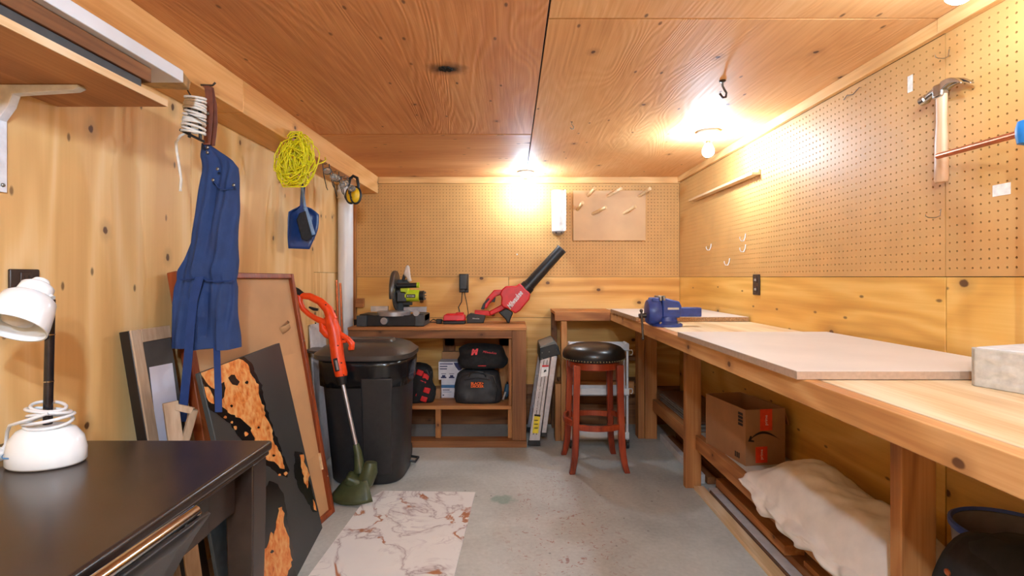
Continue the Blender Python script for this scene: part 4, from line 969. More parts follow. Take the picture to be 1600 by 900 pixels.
# blue rimmed bin
MAT['frost'] = plain('frosted_grey_plastic', (132, 122, 124), .35, 0, .05)
t = thing('storage_bin', 'round grey storage bin with blue rim on the shelf behind the black bag', 'bin', (1.17, 1.15, .2925))
P(MB().lathe([(.10, .294), (.104, .30), (.123, .555), (.119, .555), (.10, .304), (.01, .302)], (1.175, 1.185, 0), n=36), 'bin_wall', 'frost', smooth=50)
P(MB().lathe([(.122, .548), (.128, .550), (.128, .562), (.122, .565), (.118, .557)], (1.175, 1.185, 0), n=36, cap=False), 'rim', plain('royal_blue', (58, 84, 168), .4), smooth=50)
P(MB().lathe([(.1065, .33), (.109, .33), (.1105, .35), (.108, .35)], (1.175, 1.185, 0), n=36, cap=False), 'band', plain('sky_blue', (120, 160, 214), .4), smooth=50)
# black bag
t = thing('duffel_bag', 'black fabric bag with copper rivets on the shelf at the near end of bench', 'bag', (1.1, .80, .2925))
P(soft(.99, .91, .293, .17, .39, .36, 31.0, .016, top=.86), 'bag_body', 'black_cloth', smooth=180)
rings = []
P(MB().grid([[Vector((.985 - .092 * math.sin(v_ * 1.57) - .004, .73 + .37 * s_, .668 - .19 * (1 - math.cos(v_ * 1.57)) - .07 * s_ ** 2 + .006 * math.sin(s_ * 9 + v_ * 3))) for s_ in [q / 16 for q in range(17)]] for v_ in [q / 10 for q in range(11)]]), 'bag_flap', 'black_cloth', smooth=180, solid=.006)
for p in (Vector((.894, 1.05, .545)), Vector((.889, .96, .53))):
     P(MB().lathe([(.001, 0), (.007, 0), (.0065, .003), (.003, .0045)], p, n=14, M=Matrix.Rotation(math.radians(-90), 3, 'Y')), 'rivet', 'copper', smooth=50)
P(MB().tube([Vector((.893, 1.08, .505)), Vector((.884, 1.03, .485)), Vector((.883, .96, .47))], .005, 8), 'grey_strap', plain('strap_grey', (128, 130, 138), .5), smooth=60)

# loose timber and strips on the floor under the bench
MAT['white_strip'] = plain('white_painted_strip', (206, 200, 198), .5, 0, .05)
LUM = [(.985, 1.038, 1.29, 2.775, 0, .019, 'pale_wood', 'long pale plank on the floor, outermost of the boards under the bench'),
       (1.041, 1.049, .62, 2.70, 0, .026, 'sheet_brown', 'thin dark strip on edge between the pale plank and white strip'),
       (1.052, 1.098, .70, 2.74, 0, .024, 'white_strip', 'white painted strip on the floor under the bench'),
       (1.102, 1.19, .6, 2.77, 0, .05, 'oldY', 'thick brown timber on the floor behind the white strip'),
       (1.20, 1.295, .7, 2.60, 0, .04, 'pale_wood', 'pale plank on the floor against the right wall under the bench'),
       (1.04, 1.075, 2.85, 3.60, 0, .05, 'white_strip', 'white strip on the floor under the far shelf of the bench'),
       (1.085, 1.13, 2.84, 3.58, 0, .04, 'oldY', 'brown timber on the floor under the far shelf of the bench'),
       (1.15, 1.24, 2.84, 3.6, 0, .06, 'oldY', 'wide brown timber on the floor by the wall under the far shelf')]
for (x0, x1, y0, y1, z0, z1, mt, lb) in LUM:
    tag(recentre(build(MB().box(x0, x1, y0, y1, z0 + .0005, z1), 'timber', MAT[mt], bevel=.0015)), lb, 'timber', 'loose timber under the bench')
tag(recentre(build(MB().hexa([(1.075, 2.02, .0515), (1.155, 2.02, .0515), (1.075, 2.70, .0515), (1.155, 2.70, .0515), (1.075, 2.02, .091), (1.155, 2.02, .091), (1.075, 2.70, .091), (1.155, 2.70, .091)]), 'timber', MAT['studY'], bevel=.002)), 'short sawn stud lying on top of the thick brown timber', 'timber', 'loose timber under the bench')
tag(recentre(build(MB().box(1.11, 1.185, .75, 1.95, .0515, .072), 'timber', MAT['studY'], bevel=.002)), 'orange brown board on the thick timber under the drop cloth', 'timber', 'loose timber under the bench')
# stuff on the return shelf
carton('cardboard_box', 'flat brown carton on the shelf under the bench return, behind the cart', .50, .86, 3.845, 3.96, .3745, .52, 'ship')
tag(recentre(build(MB().box(.42, .95, 3.85, 3.95, .5215, .545), 'plank', MAT['oldX'], bevel=.002)), 'old plank lying on the flat carton under the bench return', 'plank')

# ================================================================== left side
# --- waste bin
MAT['bin_black'] = plain('bin_black', (38, 38, 40), .42, 0, .1, 30, .05)
MAT['bin_lid'] = plain('bin_lid_grey', (64, 58, 54), .36, 0, .06, 20)
MAT['bag_film'] = plain('black_bag_film', (22, 22, 24), .22, 0, .1, 30, .2)
t = thing('trash_can', 'large black plastic trash can with domed lid beside the low bench', 'trash can', (-.83, 3.02, 0))
def sloop(cx, cy, z, a, b, e=3.4, n=56, f=None):
    r = []
    for k in range(n):
        q = 2 * math.pi * k / n; c, s_ = math.cos(q), math.sin(q)
        g_ = f(q) if f else 0
        r.append(Vector((cx + math.copysign(abs(c) ** (2 / e), c) * (a + g_), cy + math.copysign(abs(s_) ** (2 / e), s_) * (b + g_), z)))
    return r
cx, cy = -.83, 3.02
rings = [sloop(cx + .012, cy, .002, .195, .19), sloop(cx + .012, cy, .02, .207, .203), sloop(cx + .005, cy, .20, .217, .214), sloop(cx - .004, cy, .50, .236, .228), sloop(cx - .008, cy, .66, .246, .236), sloop(cx - .008, cy, .70, .252, .242), sloop(cx - .008, cy, .70, .24, .23)]
P(MB().loops(rings), 'can_body', 'bin_black', smooth=40)
P(MB().prism([(cx + .02, cy - .229, .07), (cx + .17, cy - .219, .07), (cx + .18, cy - .245, .60), (cx + .01, cy - .250, .60)], (0, .012, 0)), 'front_panel', 'bin_black', bevel=.008)
fold = lambda ph, am: (lambda q: am * math.sin(q * 17 + ph) + am * .8 * math.sin(q * 29 + 2 * ph))
P(MB().loops([sloop(cx - .008, cy, .545, .249, .240, f=fold(.5, .0035)), sloop(cx - .008, cy, .60, .254, .245, f=fold(1.2, .003)), sloop(cx - .008, cy, .66, .258, .249, f=fold(2, .002)), sloop(cx - .008, cy, .698, .259, .25)], cap=False), 'bag_overhang', 'bag_film', smooth=80, solid=.002)
lid = P(MB().loops([sloop(cx - .015, cy, .694, .274, .262), sloop(cx - .015, cy, .70, .278, .266), sloop(cx - .015, cy, .722, .277, .265), sloop(cx - .015, cy, .728, .268, .256), sloop(cx - .015, cy, .755, .235, .222), sloop(cx - .015, cy, .772, .19, .18), sloop(cx - .015, cy, .778, .10, .1), sloop(cx - .015, cy, .779, .004, .004)]), 'lid', 'bin_lid', smooth=35)
P(MB().loops([sloop(cx - .02, cy, .776, .16, .075, 6), sloop(cx - .02, cy, .79, .15, .066, 6), sloop(cx - .02, cy, .792, .146, .062, 6)]), 'lid_ridge', 'bin_lid', lid, smooth=35)
P(MB().prism([(cx - .268, cy - .09, .706), (cx - .34, cy - .08, .712), (cx - .368, cy - .05, .714), (cx - .368, cy + .05, .714), (cx - .34, cy + .08, .712), (cx - .268, cy + .09, .706)], (0, 0, .016)), 'lid_handle', 'bin_lid', lid, bevel=.005)
P(MB().tube([(cx + .15, cy + .22, .05), (cx + .19, cy + .22, .05)], .05, 20), 'wheel', 'black_plastic', smooth=40)
P(MB().tube([(cx - .19, cy + .22, .05), (cx - .15, cy + .22, .05)], .05, 20), 'wheel', 'black_plastic', smooth=40)
P(MB().tube([(cx + .205, cy + .05, .05), (cx + .25, cy + .05, .045), (cx + .255, cy + .12, .045), (cx + .205, cy + .13, .05)], .008, 8), 'foot_loop', 'bin_black', smooth=60)

# --- string trimmer leaning
MAT['orange'] = plain('orange_plastic', (244, 74, 20), .38, 0, .05)
MAT['guard_green'] = plain('olive_guard', (70, 76, 46), .4, 0, .15, 20, .1)
t = thing('string_trimmer', 'orange string trimmer with steel shaft leaning in front of the trash can', 'trimmer', (-.82, 2.62, 0))
TY = lambda py: 2.76 - .12 * (py - 455) / 325
T = lambda px, py, dy=0.0: at(px, py, TY(py) + dy)
def tt(pts, r, nm, mt, par=None, n=12): return P(MB().tube([T(*p) for p in pts], r, n), nm, mt, par, smooth=60)
tt([(515, 494), (522, 515), (525, 535), (528, 560), (533, 584), (533.5, 588)], [.03, .036, .035, .034, .033, .03], 'motor_housing', 'orange', n=20)
tt([(470, 462), (484, 463), (500, 471), (512, 483), (519, 500)], [.017, .019, .021, .025, .03], 'rear_grip', 'orange', n=14)
tt([(468, 461), (468.5, 472), (474, 483), (483, 491), (494, 498), (505, 503), (514, 507)], [.018, .016, .014, .014, .015, .018, .02], 'grip_loop', 'orange', n=14)
tt([(459, 451), (464, 455), (471, 461)], [.013, .018, .019], 'grip_cap', 'black_plastic', n=14)
tt([(483, 480), (490, 483), (497, 484)], [.005, .009, .007], 'trigger', 'black_plastic', n=10)
tt([(503, 504), (505, 515), (512, 522), (519, 526)], [.016, .022, .024, .02], 'battery_bump', 'orange', n=14)
h_ = tt([(522, 518), (534, 523), (544, 530), (550, 537), (549.5, 544), (545, 544)], [.014, .013, .014, .017, .016, .012], 'front_handle', 'orange', n=14)
tt([(524, 534), (533, 534), (541, 533)], .009, 'handle_strut', 'orange', h_, n=10)
a0 = T(524.5, 565, -.036); P(MB().bar(T(523.5, 560, -.034), T(527.5, 580, -.034), .022, .012, (0, -1, 0)), 'name_plate', 'black_plastic', bevel=.002)
P(MB().bar(T(525, 563, -.0415), T(528, 578, -.0415), .011, .003, (0, -1, 0)), 'plate_print', 'cast_alu')
for px, py in ((528, 540), (533.5, 567), (537, 586), (493, 505), (509, 476)): P(MB().sphere(T(px, py, -.031), .004, 8, 6), 'screw', 'black_plastic', smooth=180)
tt([(533, 587), (534.5, 593), (536, 601)], [.03, .026, .02], 'shaft_collar', 'black_plastic', n=16)
tt([(535.5, 599), (546, 647), (557, 698)], .0105, 'shaft', 'alu', n=14)
tt([(556, 694), (559, 705), (561, 722), (563, 738)], [.016, .02, .025, .03], 'head_neck', 'guard_green', n=16)
rings = []
tt([(580, 722), (578, 735), (570, 752), (562, 762)], [.03, .042, .046, .035], 'motor_head', 'guard_green', n=18)
hc = T(566, 745)
shell = []
for i in range(13):
    a = math.radians(150 + 150 * i / 12)
    row = []
    for j in range(8):
        f = j / 7; rr = .05 + .115 * f
        row.append(Vector((hc.x + rr * math.cos(a) * .95, hc.y + rr * math.sin(a) * .6 + .0, max(.004, hc.z - .005 + .035 * math.cos(f * 1.9) - .06 * f - .03 * math.sin(a - 2.6)))))
    shell.append(row)
P(MB().grid(shell), 'guard', 'guard_green', smooth=180, solid=.006)
P(MB().lathe([(.02, 0), (.034, .004), (.036, .03), (.026, .045)], (hc.x - .01, hc.y + .01, .003), n=20), 'line_spool', 'guard_green', smooth=50)
P(MB().obox(hc + Vector((-.03, -.02, -.012)), .10, .07, .05, (.3, .5, .2)), 'guard_hub', 'guard_green', bevel=.015)

# --- white pipe in the corner
MAT['pvc'] = plain('white_pvc', (226, 222, 220), .35, 0, .04, 5)
t = thing('drain_pipe', 'white vertical drain pipe in the back left corner', 'pipe', (-1.175, 3.615, 0))
P(MB().tube([(-1.175, 3.615, .0), (-1.175, 3.615, 1.7985)], .052, 28), 'pipe', 'pvc', smooth=40)
P(MB().lathe([(.053, 1.70), (.058, 1.702), (.058, 1.76), (.053, 1.762)], (-1.175, 3.615, 0), n=28, cap=False), 'coupling', 'pvc', smooth=40)
# small ledger block by the pipe
tag(recentre(build(MB().box(-1.21, -1.15, 3.95, 3.998, .915, .985), 'wood_block', MAT['studX'], bevel=.003)), 'small wooden block nailed to the back wall right beside the white pipe', 'block')
# two copper coloured rods and a red tool behind the bin
for k, dx in enumerate((0, .03)):
    tag(recentre(build(MB().tube([(-1.13 + dx, 3.40, .0), (-1.178 + dx * .8, 3.44, 1.13 - k * .02)], .0075, 12), 'metal_rod', MAT['copper'], smooth=50)), ('copper coloured rod leaning by the white pipe, nearer the wall' if k == 0 else 'copper coloured rod leaning by the white pipe, right one of the pair'), 'rod', 'rods by the pipe')
t = thing('red_tool', 'red and black tool handle standing behind the bin by the copper rods', 'tool', (-1.17, 3.36, 0))
P(MB().tube([(-1.165, 3.36, .0), (-1.175, 3.37, .80)], .012, 12), 'pole', 'black_plastic', smooth=50)
P(MB().tube([(-1.175, 3.37, .79), (-1.177, 3.372, .90)], .018, 14), 'red_grip', 'red', smooth=50)
P(MB().tube([(-1.177, 3.372, .90), (-1.178, 3.373, .93)], [.018, .012], 14), 'grip_end', 'black_plastic', smooth=50)
# white panel leaning on the left wall
tag(recentre(build(MB().hexa([(-1.175, 3.10, .0005), (-1.163, 3.10, .0005), (-1.175, 3.34, .0005), (-1.163, 3.34, .0005), (-1.232, 3.10, .86), (-1.22, 3.10, .86), (-1.232, 3.34, .86), (-1.22, 3.34, .86)]), 'leaning_board', MAT['white_strip'], bevel=.002)), 'tall white board leaning on the left wall behind the trimmer', 'board')
# dark sack with pale print between frame and bin
t = thing('printed_sack', 'dark sack with white print on the floor between picture frame and trash can', 'sack', (-1.11, 2.80, 0))
P(soft(-1.145, 2.83, .0005, .13, .2, .42, 41.0, .014, top=.6), 'sack', 'black_cloth', smooth=180)
for k, (dz, w_) in enumerate(((.36, .03), (.28, .05), (.22, .035), (.17, .045), (.12, .03))):
    P(MB().obox((-1.08 + .002 * k, 2.765 + .012 * (k % 2), dz), .008, w_, .022, (.3 * (k - 2), 0, -.4)), 'printed_mark', 'box_white' if k != 0 else 'blue_print')
# --- plane helper: a leaning rectangle given by its lower far corner, its upper far corner and its near direction
class Lean:
    def __init__(s, BR, TR, TL):
        s.o = Vector(BR); s.u = (Vector(TL) - Vector(TR)).normalized(); v = Vector(TR) - Vector(BR); v = v - s.u * v.dot(s.u)
        s.h = v.length; s.v = v.normalized(); s.n = s.v.cross(s.u).normalized()
        if s.n.x < 0: s.n = -s.n
    def p(s, a, b, d=0.0): return s.o + s.u * a + s.v * b + s.n * d
    def box(s, m, a0, a1, b0, b1, d0, d1):
        return m.hexa([s.p(a, b, d) for d in (d0, d1) for b in (b0, b1) for a in (a0, a1)])
    def hit(s, px, py, d=0.0):
        r = Vector(((px - 800) / 800, 1, -(py - 433) / 800)); c = Vector((0, 0, EYE)); q = s.o + s.n * d
        return c + r * ((q - c).dot(s.n) / r.dot(s.n))

# --- big brown frame seen from the back
MAT['frame_brown'] = wood('frame_brown', (110, 46, 20), (146, 66, 30), (172, 88, 44), 'Z', knots=0, rough=.4)
MAT['dust_paper'] = plain('tan_dust_paper', (196, 150, 104), .7, 0, .05, 5, .04)
F = Lean((-.871, 2.507, .001), (-1.098, 2.49, 1.166), (-1.198, 1.785, 1.17)); FW = .748; FH = F.h
t = thing('picture_frame', 'large brown wooden picture frame leaning with its tan paper back showing', 'picture frame', (-.92, 2.16, 0))
P(F.box(MB(), 0, .024, 0, FH, -.026, .006), 'frame_rail', 'frame_brown', bevel=.003)
P(F.box(MB(), FW - .034, FW, 0, FH, -.026, .012), 'frame_rail', 'frame_brown', bevel=.003)
P(F.box(MB(), .024, FW - .03, FH - .024, FH, -.026, .006), 'frame_rail', 'frame_brown', bevel=.003)
P(F.box(MB(), .024, FW - .03, 0, .024, -.026, .006), 'frame_rail', 'frame_brown', bevel=.003)
P(F.box(MB(), .024, FW - .03, .024, FH - .024, -.020, -.012), 'backing_board', 'dust_paper')
P(F.box(MB(), .026, FW - .033, .30, .80, -.012, -.0108), 'dust_cover', 'dust_paper')
P(MB().grid([[F.p(.075 + .075 * a_ + .02 * b_, .93 + .03 * b_ - .03 * a_, -.011 + .03 * math.sin(math.pi * a_) * (.4 + .6 * b_)) for a_ in (0, .25, .5, .75, 1)] for b_ in (0, .33, .66, 1)]), 'torn_paper_flap', 'dust_paper', smooth=180, solid=.001)
P(F.box(MB(), .026, .034, .22, .30, -.012, .0), 'splinter', 'pale_wood', bevel=.001)
for b_ in (.18, .5, .85): P(MB().sphere(F.p(.012, b_, .0065), .004, 8, 6), 'brad', 'steel', smooth=180)

# --- painting: charcoal canvas with black pools and copper-orange flakes
MAT['charcoal'] = plain('charcoal_paint', (56, 58, 58), .45, 0, .05, 8, .04)
MAT['pool_black'] = plain('gloss_black_paint', (16, 14, 13), .25, 0, .1, 20)
def flake():
    s = N('copper_orange_flake'); tc = s.obj(False)
    a = s.noise(tc, 26.0, 5.0, 1.2, .6); b = s.voro(tc, 40.0)
    col = s.ramp(s.math('MULTIPLY_ADD', a, .8, s.math('MULTIPLY', b.outputs['Distance'], .25)), [(.3, lin(196, 92, 30)), (.46, lin(240, 142, 60)), (.66, lin(252, 196, 124))])
    s.bump(a, .3, .003); return s.fin(col, .45, .1)
MAT['flake'] = flake()
Q = Lean((-.868, 2.346, .001), (-1.055, 2.325, .852), (-.972, 1.60, .852)); QW = .735
t = thing('abstract_painting', 'charcoal painting with black pools and copper-orange flakes leaning on the frame', 'painting', (-.84, 1.98, 0))
cv = P(Q.box(MB(), 0, QW, 0, Q.h, -.016, 0), 'canvas', 'charcoal', bevel=.002)
def jag(pts, d, amp, seed, n=5):
    out = []; m = len(pts); rnd = random.Random(seed)
    for i in range(m):
        a, b = Vector(pts[i] + (0,)), Vector(pts[(i + 1) % m] + (0,))
        k = max(1, int((b - a).length / n))
        for j in range(k):
            p = a.lerp(b, j / k); out.append(Q.hit(p.x + rnd.uniform(-amp, amp), p.y + rnd.uniform(-amp, amp), d))
    return out
def clampQ(pts):      # keep paint on the canvas
    out = []
    for p in pts:
        a = (p - Q.o).dot(Q.u); b = (p - Q.o).dot(Q.v); d = (p - Q.o).dot(Q.n)
        out.append(Q.p(min(max(a, .001), QW - .001), min(max(b, .001), Q.h - .001), d))
    return out
def paint(pts, nm, mt, d, amp, seed):
    poly = clampQ(jag(pts, d, amp, seed)); m = MB(); m.prism(poly, Q.n * -.0008)
    bm = bmesh.new(); vs = [bm.verts.new(p) for p in poly]; f = bm.faces.new(vs); bmesh.ops.triangulate(bm, faces=[f])
    mm = MB(); bm.verts.index_update(); mm.add([v.co.copy() for v in bm.verts], [tuple(v.index for v in fc.verts) for fc in bm.faces]); bm.free()
    o = P(mm, nm, mt, cv, recalc=True, solid=.0008); return o
paint([(292, 590), (301, 574), (330, 560), (372, 550), (392, 566), (400, 585), (409, 602), (412, 622), (420, 650), (430, 680), (440, 705), (452, 735), (450, 746), (430, 738), (405, 716), (380, 690), (360, 662), (338, 645), (312, 628), (296, 618)], 'black_pool', 'pool_black', .0010, 1.5, 1)
paint([(307, 571), (325, 563), (370, 552), (374, 562), (387, 567), (389, 581), (401, 596), (404, 614), (411, 634), (416, 656), (424, 672), (427, 688), (436, 708), (446, 728), (443, 734), (431, 722), (417, 716), (414, 704), (402, 694), (392, 668), (375, 654), (356, 646), (347, 634), (345, 610), (332, 606), (322, 596), (312, 586)], 'copper_flake', 'flake', .0020, 2.2, 2)
paint([(314, 602), (330, 608), (334, 632), (318, 620)], 'copper_flake', 'flake', .0020, 1.5, 3)
paint([(297, 584), (306, 582), (308, 598), (299, 598)], 'copper_flake', 'flake', .0020, 1.2, 33)
paint([(357, 590), (361, 585), (367, 586), (370, 592), (374, 597), (371, 603), (364, 601), (360, 597)], 'black_spot', 'pool_black', .0030, .8, 13)
paint([(344, 600), (350, 596), (352, 606), (350, 620), (346, 626), (342, 614)], 'black_spot', 'pool_black', .0030, .8, 14)
rf = random.Random(3)
for k, (fx, fy) in enumerate([(352, 652), (362, 660), (384, 678), (398, 694), (405, 704), (388, 690), (410, 640), (419, 668), (431, 700), (437, 742), (368, 668), (312, 612), (447, 740)]):
    r_ = rf.uniform(1.8, 4.0); paint([(fx + r_ * rf.uniform(.6, 1.3) * math.cos(q), fy + r_ * rf.uniform(.6, 1.3) * math.sin(q)) for q in [6.283 * i / 7 for i in range(7)]], 'copper_flake', 'flake', .0020, .3, 50 + k)
for k, (fx, fy) in enumerate([(386, 598), (404, 668), (362, 634), (428, 712), (425, 862)]):
    r_ = rf.uniform(1.6, 3.0); paint([(fx + r_ * rf.uniform(.6, 1.6) * math.cos(q), fy + r_ * rf.uniform(.6, 1.6) * math.sin(q)) for q in [6.283 * i / 7 for i in range(7)]], 'black_spot', 'pool_black', .0030, .3, 80 + k)
paint([(461, 706), (473, 707), (478, 735), (487, 765), (496, 800), (489, 800), (480, 782), (468, 766), (460, 742)], 'black_pool', 'pool_black', .0010, 1.0, 4)
paint([(468, 710), (474, 709), (477, 728), (484, 742), (480, 764), (475, 748), (471, 728)], 'copper_flake', 'flake', .0020, 1.2, 5)
paint([(489, 780), (494, 790), (495, 798), (491, 796)], 'copper_flake', 'flake', .0020, .6, 6)
paint([(421, 752), (434, 757), (444, 772), (447, 800), (452, 830), (458, 860), (462, 900), (455, 940), (396, 940), (397, 900), (402, 850), (405, 795), (411, 765)], 'black_pool', 'pool_black', .0010, 1.2, 7)
paint([(436, 792), (442, 791), (443, 815), (452, 838), (456, 880), (445, 905), (440, 935), (400, 935), (402, 905), (406, 866), (417, 856), (422, 830), (428, 838), (433, 815)], 'copper_flake', 'flake', .0020, 2.0, 8)

# --- canvas seen from the back, behind the frame
MAT['stretcher'] = wood('weathered_stretcher', (150, 122, 98), (178, 150, 122), (200, 174, 148), 'Z', knots=0, rough=.7)
MAT['canvas_back'] = plain('dark_canvas_back', (74, 70, 68), .7, 0, .06, 20)
MAT['paper_lilac'] = plain('pale_paper', (214, 210, 222), .6, 0, .03, 8)
C = Lean((-1.01, 1.752, .001), (-1.174, 1.752, .985), (-1.176, 1.575, .985)); CW = .177
t = thing('stretched_canvas', 'stretched canvas with black side turned backwards, at the desk end behind frame', 'canvas', (-1.05, 1.75, 0))
P(C.box(MB(), 0, CW, 0, C.h, -.036, -.004), 'painted_side', plain('black_paint', (24, 22, 22), .4), bevel=.002)
P(C.box(MB(), CW - .042, CW, 0, C.h, -.0038, .002), 'stretcher_bar', 'stretcher', bevel=.0015)
P(C.box(MB(), 0, CW - .043, C.h - .042, C.h, -.0038, .002), 'stretcher_bar', 'stretcher', bevel=.0015)
P(C.box(MB(), 0, CW - .043, 0, .042, -.0038, .002), 'stretcher_bar', 'stretcher', bevel=.0015)
P(C.box(MB(), .001, CW - .043, .043, C.h - .043, -.0038, -.002), 'canvas_back', 'canvas_back')
P(MB().prism([C.hit(*q, -.0015) for q in ((233, 574), (269, 567), (278, 640), (284, 702), (248, 705))], C.n * .0008), 'paper_sheet', 'paper_lilac')
# --- raw wooden easel legs in front of it
t = thing('wooden_easel', 'small raw wooden easel standing in front of the backwards canvas', 'easel', (-.98, 1.56, 0))
P(MB().bar(at(266, 628, 1.58), at(318, 1010, 1.55), .04, .018, (1, -1, 0)), 'easel_leg', 'stretcher', bevel=.002)
P(MB().bar(at(303, 640, 1.60), at(276, 735, 1.585), .022, .018, (1, -1, 0)), 'easel_strut', 'stretcher', bevel=.002)
P(MB().bar(at(268, 634, 1.585), at(302, 642, 1.595), .02, .016, (1, -1, 0)), 'easel_cross_bar', 'stretcher', bevel=.002)
B = Lean((-.925, 1.775, .001), (-.985, 1.775, .34), (-.985, 1.66, .34))
tag(recentre(build(B.box(MB(), 0, .11, 0, B.h, -.012, 0), 'blue_board', plain('dusty_blue', (112, 136, 166), .5), bevel=.002)), 'short blue board leaning under the desk end in front of the brown frame', 'board')

# --- marble-look sheet on the floor
def marble():
    s = N('marble_sheet'); tc = s.obj(False)
    n1 = s.noise(s.vmap(tc, (1.0, .8, 1.0), (3.1, .7, 0)), 3.4, 7.0, 1.3, .55); n2 = s.noise(tc, 6.5, 6.0, 1.8, .6); mk = s.noise(tc, 2.6, 3.0, .4)
    r1 = s.math('ABSOLUTE', s.math('SUBTRACT', n1, .5)); r2 = s.math('ABSOLUTE', s.math('SUBTRACT', n2, .5))
    col = s.ramp(mk, [(.35, lin(238, 234, 230)), (.65, lin(246, 243, 236))])
    pur = s.math('MULTIPLY', s.math('SUBTRACT', 1.0, s.step(r2, .0, .04)), s.step(mk, .46, .62))
    col = s.mix(s.math('MULTIPLY', pur, .5), col, lin(172, 154, 164))
    col = s.mix(s.math('MULTIPLY', s.math('SUBTRACT', 1.0, s.step(r1, .004, .05)), .4), col, lin(180, 160, 160))
    col = s.mix(s.math('MULTIPLY', s.math('SUBTRACT', 1.0, s.step(r1, .002, .012)), .5), col, lin(150, 120, 118))
    gold = s.math('MULTIPLY', s.math('SUBTRACT', 1.0, s.step(r1, .012, .034)), s.step(s.noise(tc, 5.5, 3.0, .6), .54, .6))
    col = s.mix(s.math('MULTIPLY', gold, .9), col, lin(186, 112, 60))
    return s.fin(col, .3, 0.0)
MAT['marble'] = marble()
a_ = math.radians(-2.0)
t = thing('marble_sheet', 'white marble-look sheet with brown veins lying on the floor', 'sheet', (-.51, 1.86, 0), a_)
L(MB().prism([(-.275, -.85, .0005), (.285, -.85, .0005), (.285, .88, .0005), (-.215, .88, .0005), (-.25, .80, .0005), (-.275, .70, .0005)], (0, 0, .0045)), 'sheet', 'marble', bevel=.001, seg=1)

# --- navy apron hanging from the beam
MAT['navy'] = plain('navy_cotton', (34, 57, 104), .85, 0, .06, 24, .08)
MAT['navy_tape'] = plain('navy_tape', (26, 54, 110), .8, 0, .05, 40)
MAT['leather'] = plain('brown_leather', (118, 66, 50), .5, 0, .1, 30)
YA = 1.75
t = thing('apron', 'navy work apron with leather neck strap hanging from the left beam', 'apron', (-1.03, YA, .9))
sil = [(225, 317, 326), (238, 315, 345), (250, 314, 364), (262, 313, 372), (275, 312, 372.5), (300, 309, 371), (340, 304, 369.5), (380, 297, 369), (405, 290, 369), (422, 283, 368), (436, 281, 367.5), (442, 280, 368), (470, 277, 369), (505, 273, 370.5), (535, 270.5, 371.5), (544, 270, 372)]
rings = []
for j in range(61):
    py = 225 + (544 - 225) * j / 60
    k = max(i for i in range(len(sil)) if sil[i][0] <= py); k = min(k, len(sil) - 2)
    f = (py - sil[k][0]) / (sil[k + 1][0] - sil[k][0]); l_ = sil[k][1] + f * (sil[k + 1][1] - sil[k][1]); r_ = sil[k][2] + f * (sil[k + 1][2] - sil[k][2])
    A = at(l_, py, YA); Bp = at(r_, py, YA); c = (A + Bp) / 2; hw = (Bp - A).length / 2
    s_ = j / 60; th = min(.034, .012 + .05 * s_)
    gath = math.exp(-((py - 438) / 7) ** 2)
    ring = []
    for q in range(72):
        a = 2 * math.pi * q / 72; ca, sa = math.cos(a), math.sin(a)
        w = hw * math.copysign(abs(ca) ** .8, ca)
        fo = .010 * math.sin(w * 85 + 1.5 * math.sin(s_ * 4)) * (1 - .6 * gath) + .006 * math.sin(w * 190 + s_ * 6) + .006 * noise.noise(Vector((w * 26, s_ * 9, 3)))
        d = th * (1 - .25 * gath) * math.copysign(abs(sa) ** .7, sa) + fo * min(1, s_ * 5 + .15)
        ring.append(Vector((c.x + w, YA + d, c.z + .0035 * math.sin(w * 60) * (1 if j == 60 else 0))))
    rings.append(ring)
ap = P(MB().loops(rings), 'apron_cloth', 'navy', smooth=70)
def ribbon(pts, w, nm, mt, th=.0025, par=None):
    m = MB(); pts = [Vector(p) for p in pts]; rg = []
    for i, p in enumerate(pts):
        h = w / 2
        rg.append([p + Vector((-h, -th / 2, 0)), p + Vector((h, -th / 2, 0)), p + Vector((h, th / 2, 0)), p + Vector((-h, th / 2, 0))])
    return P(m.loops(rg), nm, mt, par, bevel=.0006, seg=1)
yf = YA - .052
ribbon([at(312, 432, yf), at(302, 470, yf - .004), at(297, 520, yf - .004), at(293, 570, yf), at(289, 610, yf + .003), at(284.5, 659, yf + .004)], .029, 'apron_tie', 'navy_tape')
ribbon([at(338.5, 541, YA - .02), at(339.5, 570, 1.67), at(341, 610, 1.60), at(341.5, 644, 1.575)], .022, 'apron_tie', 'navy_tape')
st = ribbon([at(323, 226, YA - .02), at(326.5, 190, YA - .02), at(328, 160, YA - .01), at(325, 137, YA - .004), at(321.5, 134, YA + .006)], .024, 'neck_strap', 'leather')
ribbon([at(331, 228, YA + .014), at(335, 195, YA + .012), at(334, 165, YA + .012), at(329, 137, YA + .008), at(322, 134, YA + .008)], .022, 'neck_strap', 'leather')
P(MB().sphere(at(323.5, 177, YA - .034), .007, 10, 6), 'strap_buckle', 'steel', smooth=180)
for px, py, d in ((324, 230, -.022), (323.8, 238, -.026), (340, 264, -.05), (333, 281, -.05), (365, 289, -.045)):
    P(MB().sphere(at(px, py, YA + d), .0055, 10, 6, (1, .5, 1)), 'rivet', 'steel', smooth=180)
P(MB().tube([at(334, 283, YA - .045), at(341, 293, YA - .047), at(352, 296, YA - .046), at(364, 292, YA - .040)], .0016, 6), 'pocket_seam', 'navy_tape', smooth=60)
P(MB().tube([at(283, 437, YA - .04), at(310, 434, YA - .05), at(335, 440, YA - .05), at(366, 438, YA - .035)], .0022, 6), 'waist_seam', 'navy_tape', smooth=60)
P(MB().tube([(bx(YA) - .02, YA + .008, 1.803 + .008), (bx(YA) + .04, YA + .008, 1.808), (bx(YA) + .05, YA + .008, 1.818)], .0035, 8), 'hanging_hook', 'dark_steel', smooth=60)

